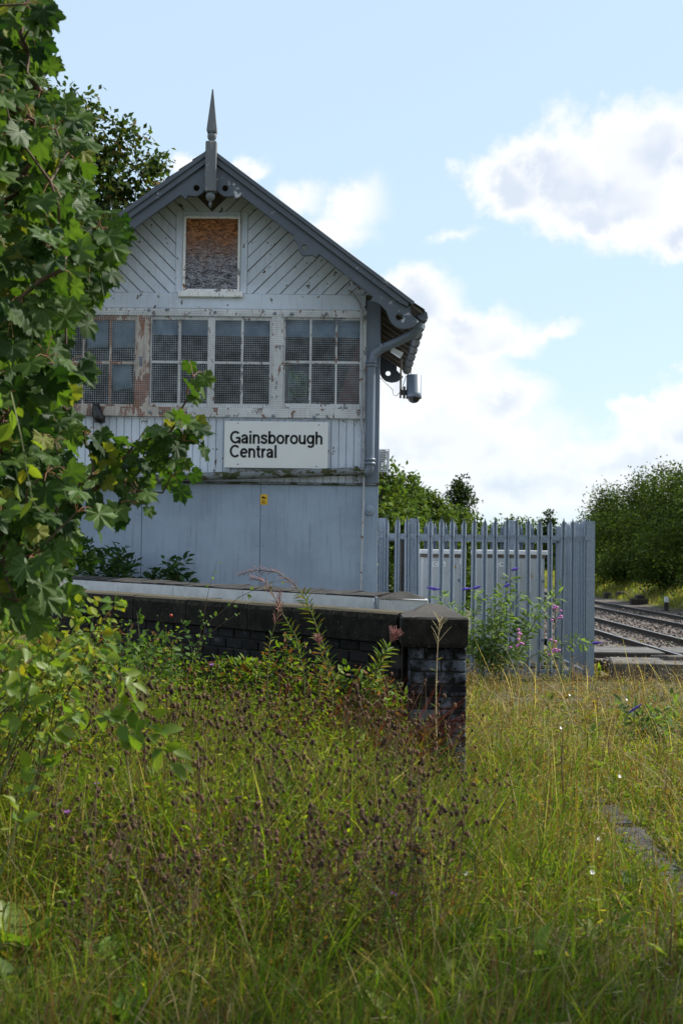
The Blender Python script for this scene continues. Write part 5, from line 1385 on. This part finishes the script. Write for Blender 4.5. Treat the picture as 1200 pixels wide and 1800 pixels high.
def build_flowers():
    WG = [(.075,.13,.03),(.12,.16,.03),(.17,.14,.03)]
    g = lambda px, Y: Vector((at(px,1200,Y).x, Y, 0))
    willowherb('willowherb arching left with a pink seed spike over the whitewashed coping', [g(600,8.9), at(588,1200,8.9), at(570,1140,8.9), at(548,1080,8.9), at(535,1050,8.9), at(515,1025,8.9), at(485,1005,8.9), at(450,1002,8.9), at(418,1010,8.9)], .55, 70, .085, WG)
    willowherb('willowherb with a drooping pink spike left of the arching one', [g(540,8.8), at(535,1190,8.8), at(520,1120,8.8), at(497,1080,8.8), at(480,1045,8.8), at(465,1022,8.8), at(440,1015,8.8)], .5, 48, .075, WG)
    willowherb('willowherb with an upright reddish spike beside the brick pier', [g(640,9.0), at(650,1215,9.0), at(662,1180,9.0), at(675,1150,9.0), at(688,1125,9.0), at(694,1112,9.0)], .72, 52, .095, WG, pods=44, podl=.1)
    willowherb('short leafy willowherb in the middle before the wall', [g(585,8.7), at(584,1230,8.7), at(578,1190,8.7), at(566,1150,8.7), at(558,1120,8.7)], .85, 44, .08, [(.17,.16,.03),(.20,.10,.03),(.10,.14,.03)])
    willowherb('thin willowherb at left of the group before the wall', [g(470,8.9), at(470,1190,8.9), at(474,1130,8.9), at(490,1075,8.9), at(492,1040,8.9)], .6, 30, .06, WG)
    willowherb('pale dead stalk with curled pods standing before the brick pier', [g(771,9.4), at(766,1270,9.4), at(766,1210,9.4), at(768,1150,9.4), at(771,1105,9.4), at(774,1090,9.4)], .62, 8, .05, [(.30,.26,.10),(.15,.2,.05)], stem='straw', tipm='straw', pods=16, podl=.14)
    PK = [(.10,.15,.05),(.14,.17,.06)]
    for lab, px, tx, py, Y in (('pink flowering willowherb leaning on the fence corner', 960, 978, 1068, 17.0), ('pink flowering willowherb below the buddleia', 905, 912, 1112, 16.6), ('low pink flowering willowherb near the fence corner', 985, 975, 1128, 16.5)):
        T = willowherb(lab, [g(px,Y), at(px+2,1165,Y), at((px+tx)/2,1140,Y), at(tx,py+12,Y), at(tx+1,py,Y)], .6, 26, .08, PK, pods=30, podl=.07, tipm='straw')
        for k in range(9):
            q = Vector(at(tx+random.gauss(0,6), py+random.uniform(-6,26), Y-.05)); MB().lathe(q, [(0,.014),(.016,.008),(.02,-.004),(.006,-.014),(0,-.015)], 7).build('flower', M['pink'], T)
    # knapweed: six plants with parts, then copies
    heads = []
    for k in range(3):
        mb = MB(); mb.lathe((0,0,0), [(0,-.014),(.0085,-.012),(.0125,-.004),(.0125,.003),(.0095,.010),(.0125,.016),(.006,.019),(0,.017)], 9)
        mb.v = [(x*random.uniform(.85,1.18), y*random.uniform(.85,1.18), z+random.gauss(0,.001)) for x,y,z in mb.v]
        me = mb.mesh('seed_head', False)[0]; me.materials.append(M['head']); heads.append(me)
    mb = MB(); mb.lathe((0,0,0), [(0,-.012),(.010,-.009),(.012,0),(.007,.006)], 8); fl = mb.mesh('base', False)[0]
    pm = MB()
    for i in range(14):
        a = i*math.pi/7; pm.tube([(0,0,.004),(.012*math.cos(a),.012*math.sin(a),.016),(.022*math.cos(a),.022*math.sin(a),.02)],[.002,.0028,.001],4)
    bloom = pm.mesh('bloom', False)[0]; bloom.materials.append(M['purple'])
    protos = []
    for k in range(7):
        T = thing('knapweed_plant', 'wiry knapweed with small dark brown seed heads in the tall meadow', 'wildflower', (0,-30-k,0), 'knapweeds in the meadow')
        mb = MB(); hd = []; L = []
        lean = Vector((random.uniform(-.05,.22), random.uniform(-.1,.1), 0))
        for s in range(random.choice((3,4,5))):
            h = random.uniform(.48,.80); o = Vector((random.gauss(0,.06), random.gauss(0,.06), 0))
            top = o + Vector((0,0,h)) + lean*h + Vector((random.gauss(0,.07),random.gauss(0,.07),0)); a = o*.4
            pts = [a, a.lerp(top,.4)+Vector((random.gauss(0,.012),random.gauss(0,.012),0)), a.lerp(top,.72)+Vector((random.gauss(0,.015),random.gauss(0,.015),0)), top]
            mb.tube(pts, [.0035,.003,.0022,.0018], 5, False); hd.append(top); L.append(pts)
            for q in range(random.choice((2,3,3,4))):
                f = random.uniform(.42,.85); b_ = a.lerp(top,f); e = b_ + Vector((random.gauss(.02,.09),random.gauss(0,.09),random.uniform(.10,.24)))
                if e.z > h*1.02: e.z = h*1.0
                mb.tube([b_,(b_+e)/2+Vector((0,0,-.01)),e],[.002,.0018,.0015],4,False); hd.append(e)
        off = Vector((0,-30-k,0)); mb.v = [tuple(Vector(v)+off) for v in mb.v]
        mb.build('stems', M['stembrown'], T)
        P, Bs, S, C = [], [], [], []
        for pts in L:
            p, b_, s_, c_ = spike_leaves([tuple(Vector(q)+off) for q in pts[:3]], 16, .07, [(.055,.09,.022),(.085,.12,.03),(.12,.075,.03)], .2); P.append(p); Bs.append(b_); S.append(s_); C.append(c_)
        me = scatter('leaves', LEAF6[0], LEAF6[1], np.concatenate(P), np.concatenate(Bs), np.concatenate(S), M['leaf'], np.concatenate(C), True)
        o = link('leaves', me, T); o.location = -Vector(WL[T.name])
        for i, q in enumerate(hd):
            d = Vector((random.gauss(0,.3),random.gauss(0,.3),1)).to_track_quat('Z','Y').to_euler()
            link('seed_head', heads[i % 3], T, tuple(q+off), d, random.uniform(.55,.9))
        protos.append(T)
    spots = []
    tries = 0
    while len(spots) < 118 and tries < 9000:
        tries += 1
        px = random.uniform(60, 860); py = random.uniform(1330, 1760)      # where the stem meets the ground
        if px > 640 and random.random() < .55: continue
        if px > 760 and random.random() < .6: continue
        if px < 200 and random.random() < .35: continue
        if py > 1580 and random.random() < .6: continue
        q = ground_at(px, py, 0)
        if q.y > 9.5 or (q.y > 8.8 and q.x > .25): continue
        if spots and min((q-s_).length for s_ in spots) < .10 + .10*random.random(): continue
        spots.append(q)
    def where(q):
        if q.y > 8.3: return 'wiry knapweed with brown seed heads close to the foot of the brick wall'
        if q.y < 6.4: return 'wiry knapweed with brown seed heads in the nearest part of the meadow'
        if q.x < -.75: return 'wiry knapweed with brown seed heads at left, near the rose bush'
        if q.x > .15: return 'wiry knapweed with brown seed heads at right, in front of the brick pier'
        return 'wiry knapweed with brown seed heads in the middle of the meadow'
    for i, q in enumerate(spots):
        if i < len(protos):
            protos[i].location = q; protos[i].rotation_euler = (0,0,random.gauss(0,.5)); protos[i].scale = (random.uniform(.85,1.1),)*3; protos[i]['label'] = where(q); continue
        src = protos[i % len(protos)]
        c = src.copy(); COL.objects.link(c); c.location = q; c['label'] = where(q); s = random.uniform(.72,1.08)
        s *= .82 if q.y < 6.6 else 1.0 if q.y < 7.8 else 1.14
        c.rotation_euler = (0,0,random.gauss(0,.8)); c.scale = (s,s,s*random.uniform(.9,1.08))
        for ch in src.children:
            d = ch.copy(); COL.objects.link(d); d.parent = c
    # single purple blooms
    for lab, px, py, Y in (('purple knapweed flower low at left in the meadow',118,1432,6.2),('purple knapweed flower in the left meadow below the rose shoot',170,1382,6.8),('purple knapweed flower in the middle of the meadow',583,1422,7.0),('purple knapweed flower at the lower middle, near the bottom',690,1578,5.6),('purple knapweed flower near the wall at left',372,1172,9.0)):
        q = Vector(at(px,py,Y)); T = thing('knapweed_flower', lab, 'wildflower', (q.x, Y, 0), 'purple knapweed flowers')
        MB().tube([(q.x+.03,Y,0),(q.x+.01,Y,q.z*.5),tuple(q)],[.003,.0025,.0018],5).build('stem', M['stemgreen'], T); link('flower_head', bloom, T, tuple(q+Vector((0,0,.002))), (.3,.1,0), .75)
        link('calyx', heads[0], T, tuple(q), None, .8)
    # small white and yellow flowers
    mb = MB()
    for i in range(9):
        a = i*2*math.pi/9; ca, sa = math.cos(a), math.sin(a); mb.add([(0,0,0),(ca*.015-sa*.006,sa*.015+ca*.006,.006),(ca*.026,sa*.026,.008),(ca*.015+sa*.006,sa*.015-ca*.006,.006)],[(0,1,2,3),(3,2,1,0)])
    wf = mb.mesh('petals', False)[0]; wf.materials.append(M['whitef']); 
    yf_ = wf.copy(); yf_.materials.clear(); yf_.materials.append(M['yellowf'])
    wlab = ['white flower head low in the grass near the bottom middle','white flower in the grass, upper of the middle pair','white flower beside the dark dock stalk','white flower right of the pier in the dry grass','small white flower near the edging stones','small white flower low at right in the grass','white flower in the dry grass below the fence corner','white flower at the right, above the edging stones']
    for lab, (px,py) in zip(wlab, ((818,1535),(747,1493),(985,1280),(1000,1222),(1051,1475),(1040,1534),(1100,1230),(1088,1365))):
        g0 = ground_at(px, py+50, 0); Y = g0.y; q = Vector(at(px,py,Y)); T = thing('white_flower', lab, 'wildflower', (q.x,Y,0), 'white flowers in the grass')
        MB().tube([(q.x,Y,0),tuple(q)],[.002,.0015],4).build('stem', M['stemgreen'], T); link('petals', wf, T, tuple(q), (R(55),0,random.random()), .55)
    ylab = ['yellow flower low at the bottom left','tiny yellow flower left of the bottom middle','yellow flower right of the bottom middle','yellow flower in the grass at the bottom right']
    for lab, (px,py) in zip(ylab, ((189,1664),(148,1724),(995,1678),(838,1664))):
        g0 = ground_at(px, py+40, 0); Y = g0.y; q = Vector(at(px,py,Y)); T = thing('yellow_flower', lab, 'wildflower', (q.x,Y,0), 'yellow flowers in the grass')
        MB().tube([(q.x,Y,0),tuple(q)],[.002,.0015],4).build('stem', M['stemgreen'], T); link('petals', yf_, T, tuple(q), (R(50),0,random.random()), .4)
    # plantain rosette bottom left
    b_ = ground_at(40, 1690, 0); P = []; AX = []; NR = []
    T = thing('dock_plant', 'broad leaved dock rosette at the bottom left corner', 'plant', tuple(b_))
    for i in range(16):
        a = i*2.4; d = np.array([math.cos(a)*.7, math.sin(a)*.7, random.uniform(.7,1.5)]); me = bpy.data.meshes.new('leaf'); L = random.uniform(.16,.26)
        V = []; F = []
        for k in range(6):
            t = k/5; w = .055*math.sin(math.pi*min(1,t*.9+.07))**.8; z = -.35*t*t
            V += [(-w,t*L/.22*.22,z*.1+.008),(0,t*L,z*.1),(w,t*L,z*.1+.008)]
        for k in range(5):
            for c in (0,1): F.append((k*3+c,k*3+c+1,(k+1)*3+c+1,(k+1)*3+c))
        me.from_pydata(V,[],F); me.materials.append(M['rose']); [setattr(p,'use_smooth',True) for p in me.polygons]
        Bm = basis(d[None], np.array([[-d[0],-d[1],1.0]]))[0]; link('leaf', me, T, tuple(b_), Matrix(Bm.tolist()).to_euler())
    # dark dock stalks at right
    for lab, px, py0, py1 in (('tall dark brown dock stalk right of the meadow middle',985,1275,1420),('dark leaning stalk below the fence corner',1046,1205,1240),('brown dock spike in the grass at right',1065,1278,1330)):
        g0 = ground_at(px, py1+20, 0); Y = g0.y; a, c = Vector(at(px+6,py1,Y)), Vector(at(px,py0,Y)); a.z = 0
        T = thing('dock_stalk', lab, 'plant', tuple(a), 'dock stalks')
        pts = [a.lerp(c,t)+Vector((random.gauss(0,.006),0,0)) for t in (0,.3,.6,.85,1)]
        MB().tube(pts,[.005,.0045,.004,.003,.002],6).build('stem', M['stembrown'], T)
        mb = MB()
        for k in range(40):
            t = random.uniform(.55,1); p = a.lerp(c,t)+Vector((random.gauss(0,.012),random.gauss(0,.012),0)); mb.lathe(p,[(0,.005),(.004,0),(0,-.005)],5)
        mb.build('seeds', M['stembrown'], T)['kind'] = 'stuff'
build_flowers()

# ---------------------------------------------------------------- grass and undergrowth
def blocked(x, y):
    """inside walls, pier, box or on the edging stones"""
    b_ = (x > XL-.1) & (x < XR+.1) & (y > YB-.05) & (y < YR+.1)
    b_ |= (x > 1.51) & (x < 1.65) & (y > 5.3) & (y < 9.0) & (RNG.random(len(x)) < .93)
    b_ |= (x > .33) & (x < .80) & (y > 9.58) & (y < 10.1)
    ax, ay, bx, by = .33, 9.98, -3.1, 14.2; L = math.hypot(bx-ax,by-ay); s = ((x-ax)*(bx-ax)+(y-ay)*(by-ay))/L; o = ((x-ax)*(by-ay)-(y-ay)*(bx-ax))/L
    b_ |= (s > 0) & (np.abs(o) < .36)
    return b_
def meadow_points(n, y0, y1, margin=.9, pw=1.0):
    y = y0 + (y1-y0)*RNG.random(n)**pw; hw = .235*y + margin; x = .0*y + (RNG.random(n)*2-1)*hw
    k = ~blocked(x, y); return x[k], y[k]
def tallness(x, y):
    """knapweed meadow is tall at left and centre, short at right and close by"""
    left = np.clip((.62 - x)/.8, 0, 1); mid = np.clip((y-5.3)/1.2, 0, 1)*np.clip((11-y)/.6+.35, .35, 1)
    return left*mid*(1 + .35*np.clip((y-7.5)/1.5, 0, 1))
def patch(x, y, f, s):
    return .5+.5*np.sin(x*f+s+1.3*np.sin(y*f*.7+s*2))*np.sin(y*f*1.1+s*3+1.1*np.sin(x*f*.8))
def build_grass():
    GC = np.array([[.052,.105,.010],[.082,.145,.013],[.120,.178,.018],[.185,.21,.034]]); ST = np.array([[.26,.205,.105],[.19,.135,.07],[.33,.275,.16]]); BR = np.array([[.12,.07,.035],[.09,.05,.03]])
    def sward(name, label, n, y0, y1, hmul, wid, dry, K=4, pw=1.0, margin=.9):
        per = 22; xc, yc = meadow_points(int(n*.72/per), y0, y1, margin, pw); nc = len(xc)
        tone = RNG.uniform(.62, 1.35, nc); tall = RNG.gamma(6, 1/6, nc); dryc = RNG.normal(0, .20, nc); spr = RNG.uniform(.02, .06, nc)*(1+y0/20)
        ci = np.repeat(np.arange(nc), per); rad = np.abs(RNG.normal(0,1,len(ci)))*spr[ci]; an = RNG.uniform(0, 2*math.pi, len(ci))
        x = xc[ci]+np.cos(an)*rad; y = yc[ci]+np.sin(an)*rad
        x2, y2 = meadow_points(int(n*.28), y0, y1, margin, pw); n2 = len(x2)
        x = np.concatenate([x,x2]); y = np.concatenate([y,y2]); an = np.concatenate([an, RNG.uniform(0,2*math.pi,n2)])
        tone = np.concatenate([tone[ci], RNG.uniform(.7,1.2,n2)]); tall = np.concatenate([tall[ci], np.full(n2,.55)]); dryc = np.concatenate([dryc[ci], np.full(n2,.12)])
        k = ~blocked(x, y); x, y, an, tone, tall, dryc = x[k], y[k], an[k], tone[k], tall[k], dryc[k]
        N = len(x); t = tallness(x, y)
        h = tall*(RNG.gamma(3.2, .31, N)*(.125 + .25*t))*hmul*(.75+.5*patch(x,y,2.1,1))
        h = np.minimum(h, .75)*(1 - .28*np.clip((x-.7)/.6, 0, 1))*(1 - .5*np.clip((x-1.2)/1.0, 0, 1)*np.clip((y-11)/4, 0, 1))
        right = np.clip((x-.4)/1.2, 0, 1)*np.clip((y-7)/3, 0, 1)
        pd = np.clip(dry + dryc + .22*right + .22*(patch(x,y,3.3,4)-.5), .03, .85)
        r = RNG.random(N); gi = RNG.integers(0,4,N); col = GC[gi]*tone[:,None]*RNG.uniform(.8,1.2,(N,1))
        m_ = r < pd; col[m_] = ST[RNG.integers(0,3,m_.sum())]*RNG.uniform(.7,1.2,(m_.sum(),1))
        m_ = (r > .955 - .03*t); col[m_] = BR[RNG.integers(0,2,m_.sum())]
        head = an + RNG.normal(0,.5,N); head = np.where(RNG.random(N) < .22, RNG.normal(.3,.7,N), head)
        z = np.array([gz(a,b) for a,b in zip(x,y)])-.01
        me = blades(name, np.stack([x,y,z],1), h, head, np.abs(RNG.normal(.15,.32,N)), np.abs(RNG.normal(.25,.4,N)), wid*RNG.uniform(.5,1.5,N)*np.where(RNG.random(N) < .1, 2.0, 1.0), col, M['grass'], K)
        tag(link(name, me), label, 'grass', kind='stuff')
    sward('near_grass', 'blurred short green grass along the bottom of the picture', 108000, 3.7, 7.2, 1.1, .0040, .07, 4, 1.1, 1.9)
    sward('meadow_grass', 'tangled green and straw meadow grass before the brick wall', 112000, 6.6, 11.2, 1.1, .0052, .09, 4, 1.1, 1.8)
    sward('apron_grass', 'dry yellowish grass between the pier, the fence and the ballast edge', 84000, 10.6, 18.9, 1.0, .0075, .30, 4, 1.0, 1.5)
    sward('far_grass', 'rough grass behind the fence and along the line', 9000, 19, 40, 1.5, .03, .35, 3, 1.3, .5)
    # seeding grass stalks, pale and tall, arching to the left by the pier
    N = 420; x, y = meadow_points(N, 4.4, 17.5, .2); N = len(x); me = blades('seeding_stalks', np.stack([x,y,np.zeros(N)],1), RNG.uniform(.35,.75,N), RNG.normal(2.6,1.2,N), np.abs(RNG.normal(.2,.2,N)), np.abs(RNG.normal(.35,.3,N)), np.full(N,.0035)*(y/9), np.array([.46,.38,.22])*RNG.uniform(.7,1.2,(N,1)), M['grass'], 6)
    tag(link('seeding_grass', me), 'thin straw coloured seeding grass stalks among the meadow', 'grass', kind='stuff')
    N = 20000; x, y = meadow_points(N, 3.9, 18.5, .5, 1.1); N = len(x); L = RNG.uniform(.05,.20,N)
    ax = unit(RNG.normal(0,1,(N,3))*np.array([1,1,.28])); nr = unit(RNG.normal(0,.4,(N,3))+np.array([0,0,1.0]))
    me = scatter('thatch', LEAF4[0], LEAF4[1], np.stack([x,y,RNG.random(N)*.10*(1+tallness(x,y))+.01],1), basis(ax,nr), np.stack([.0045*(.5+y/10)*RNG.uniform(.6,1.3,N),L,L],1), M['leafdull'], mixcol(N,(.22,.16,.09),(.13,.085,.045),(.30,.25,.15),(.09,.055,.03)))
    tag(link('thatch', me), 'fallen dead straw matted through the grass', 'straw', kind='stuff')
    # brown dead stems standing in the meadow
    N = 3600; x, y = meadow_points(N, 4.0, 10.0, .5); t = tallness(x,y); k = RNG.random(len(x)) < .35+.65*t; x, y, t = x[k], y[k], t[k]; N = len(x)
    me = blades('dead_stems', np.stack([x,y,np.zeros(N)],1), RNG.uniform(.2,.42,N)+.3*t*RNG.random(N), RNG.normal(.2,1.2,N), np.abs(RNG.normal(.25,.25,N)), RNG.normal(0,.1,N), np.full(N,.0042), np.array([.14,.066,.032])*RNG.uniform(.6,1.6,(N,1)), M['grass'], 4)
    tag(link('dead_stems', me), 'thin dead brown stems standing among the meadow plants', 'dead stems', kind='stuff')
    N = 3600; x, y = meadow_points(N, 6.0, 18.0, .5); N = len(x)
    hh = RNG.uniform(.16,.40,N); hd = RNG.uniform(0,6.3,N); ln = np.abs(RNG.normal(.1,.15,N))
    me = blades('seed_stems', np.stack([x,y,np.zeros(N)],1), hh, hd, ln, RNG.normal(0,.05,N), .0032*(.5+y/12), np.array([.13,.075,.04])*RNG.uniform(.6,1.5,(N,1)), M['grass'], 3)
    tag(link('seed_stems', me), 'thin reddish brown seeding stems through the open grass', 'dead stems', kind='stuff')
    tips = np.stack([x+np.cos(hd)*ln*hh, y+np.sin(hd)*ln*hh, hh*(1-.25*ln)],1); rp = np.repeat(tips, 7, 0); n7 = len(rp)
    rp = rp + RNG.normal(0,1,(n7,3))*np.array([.016,.016,.035]) - np.array([0,0,.04])
    S = RNG.uniform(.007,.016,n7)*(.6+rp[:,1]/16); me = scatter('seed_tufts', LEAF4[0], LEAF4[1], rp, basis(RNG.normal(size=(n7,3)), RNG.normal(size=(n7,3))), np.stack([S*.6,S,S],1), M['leafdull'], mixcol(n7,(.13,.07,.035),(.20,.13,.07),(.30,.25,.15)))
    tag(link('seed_tufts', me), 'tiny brown seed tufts on the stems in the open grass', 'seed heads', kind='stuff')
    # dark red leaning stems before the pier
    N = 300; a = RNG.random(N); x = -.30 + RNG.normal(0,.28,N); y = 8.75+RNG.normal(0,.25,N); k = ~blocked(x,y); x, y = x[k], y[k]; N = len(x)
    me = blades('red_stems', np.stack([x,y,np.zeros(N)],1), RNG.uniform(.62,1.05,N), RNG.normal(.05,.3,N), np.abs(RNG.normal(.8,.3,N)), RNG.normal(.05,.1,N), np.full(N,.006), np.array([.16,.035,.028])*RNG.uniform(.6,1.5,(N,1)), M['grass'], 5)
    tag(link('red_stems', me), 'dark red leaning willowherb stems before the pier', 'dead stems', kind='stuff')
    # leafy undergrowth
    N = 120000; x, y = meadow_points(N, 4.2, 14.0, .7, 1.15); t = tallness(x,y); k = RNG.random(len(x)) < np.clip((y-4.6)/2.2, .06, 1)*(.30+.70*t); x, y, t = x[k], y[k], t[k]; N = len(x)
    z = RNG.random(N)**.8*(.14+.46*t)*(.7+.5*patch(x,y,2.4,2)); ax = unit(RNG.normal(0,1,(N,3))*np.array([1,1,.6])+np.array([.1,0,.45])); nr = unit(RNG.normal(0,.6,(N,3))+np.array([0,-.2,.8]))
    S = RNG.uniform(.022,.055,N); asp = RNG.uniform(.12,.34,N)
    col = mixcol(N, (.095,.155,.014),(.135,.195,.018),(.19,.235,.024),(.17,.085,.03),(.27,.24,.05), w=[.32,.34,.22,.06,.06])
    me = scatter('undergrowth', LEAF6[0], LEAF6[1], np.stack([x,y,z],1), basis(ax,nr), np.stack([S*asp,S,S],1), M['leaf'], col, True)
    tag(link('undergrowth', me), 'small leafy green undergrowth of the knapweed meadow', 'undergrowth', kind='stuff')
    N = 11500; u = RNG.random(N)**1.15; x = .30 - u*3.3 + RNG.normal(0,.05,N); y = 9.55 + u*4.0 - np.abs(RNG.normal(.12,.32,N)); k = ~blocked(x,y) & (y < 9.9+u*4); x, y, u = x[k], y[k], u[k]; N = len(x)
    hmax = (.42+.34*patch(x,y,3.1,7)+.22*patch(x,y,8.3,2))*(1+.22*u); z = RNG.random(N)**.7*hmax
    ax = unit(RNG.normal(0,1,(N,3))*np.array([1,1,.6])+np.array([.1,0,.4])); nr = unit(RNG.normal(0,.6,(N,3))+np.array([0,-.3,.8])); S = RNG.uniform(.03,.065,N)
    me = scatter('wallfoot', LEAF6[0], LEAF6[1], np.stack([x,y,z],1), basis(ax,nr), np.stack([S*RNG.uniform(.2,.6,N),S,S],1), M['leaf'], mixcol(N,(.065,.12,.014),(.10,.165,.018),(.145,.205,.024),(.17,.075,.03)), True)
    tag(link('wallfoot_weeds', me), 'leafy weeds crowding the foot of the dark brick wall', 'weeds', kind='stuff')
    nw = 420; xw, yw = meadow_points(nw, 4.2, 16, .5, 1.1); nw = len(xw); ci = np.repeat(np.arange(nw), 9); N = len(ci); a = RNG.uniform(0,6.3,N)
    ax = unit(np.stack([np.cos(a), np.sin(a), RNG.uniform(.15,1.3,N)],1)); nr = unit(np.stack([-np.cos(a)*.6, -np.sin(a)*.6, np.ones(N)],1)+RNG.normal(0,.25,(N,3)))
    L = (RNG.uniform(.05,.13,nw)[ci])*RNG.uniform(.7,1.2,N); pos = np.stack([xw[ci]+RNG.normal(0,.012,N), yw[ci]+RNG.normal(0,.012,N), (tallness(xw,yw)*.12)[ci]+RNG.uniform(0,.06,N)],1)
    cw = mixcol(nw,(.075,.13,.026),(.11,.17,.032),(.15,.19,.04),(.17,.12,.04))[ci]*RNG.uniform(.85,1.15,(N,1))
    me = scatter('broad_weeds', LEAF6[0], LEAF6[1], pos, basis(ax,nr), np.stack([L*(RNG.uniform(.22,.5,nw)[ci]),L,L],1), M['leaf'], cw, True)
    tag(link('broad_weeds', me), 'small broad leaved weeds scattered through the grass', 'weeds', kind='stuff')
    # verge on the far side of the railway
    N = 15000; y = 30 + RNG.random(N)**.8*110; x = 14.55 + RNG.random(N)*3.6; z = np.array([gz(a,b) for a,b in zip(x,y)])
    col = mixcol(N, (.14,.18,.04),(.20,.22,.05),(.30,.27,.09),(.34,.24,.10), w=[.4,.3,.2,.1])
    me = blades('verge', np.stack([x,y,z],1), RNG.uniform(.15,.5,N), RNG.uniform(0,6.3,N), np.abs(RNG.normal(.2,.2,N)), np.abs(RNG.normal(.2,.2,N)), np.full(N,.05), col, M['grass'], 3)
    tag(link('verge_grass', me), 'rough yellow green grass verge below the right wood', 'grass', kind='stuff')
build_grass()

# trees the photograph shows only by their reflection in the panes, then an unseen tree added to shade the nearest grass
for lab, x, y, h, r_ in (('tall tree behind the camera, reflected in the left panes', -8.2, -9.5, 12.5, 3.2), ('tall tree behind the camera, reflected in the middle panes', -4.0, -11.5, 14.0, 3.0), ('tall tree behind the camera, reflected in the right panes', .4, -10.5, 11.0, 2.4)):
    tree('reflected_tree', lab, x, y, h, r_, GREENS, 9000, .30, low=.12)
tree('added_shade_tree', 'light crowned tree added out of view at right to shade the nearest grass', 5.5, 5.7, 8.0, 2.0, GREENS, 5200, .16, low=.45, clump=.3)
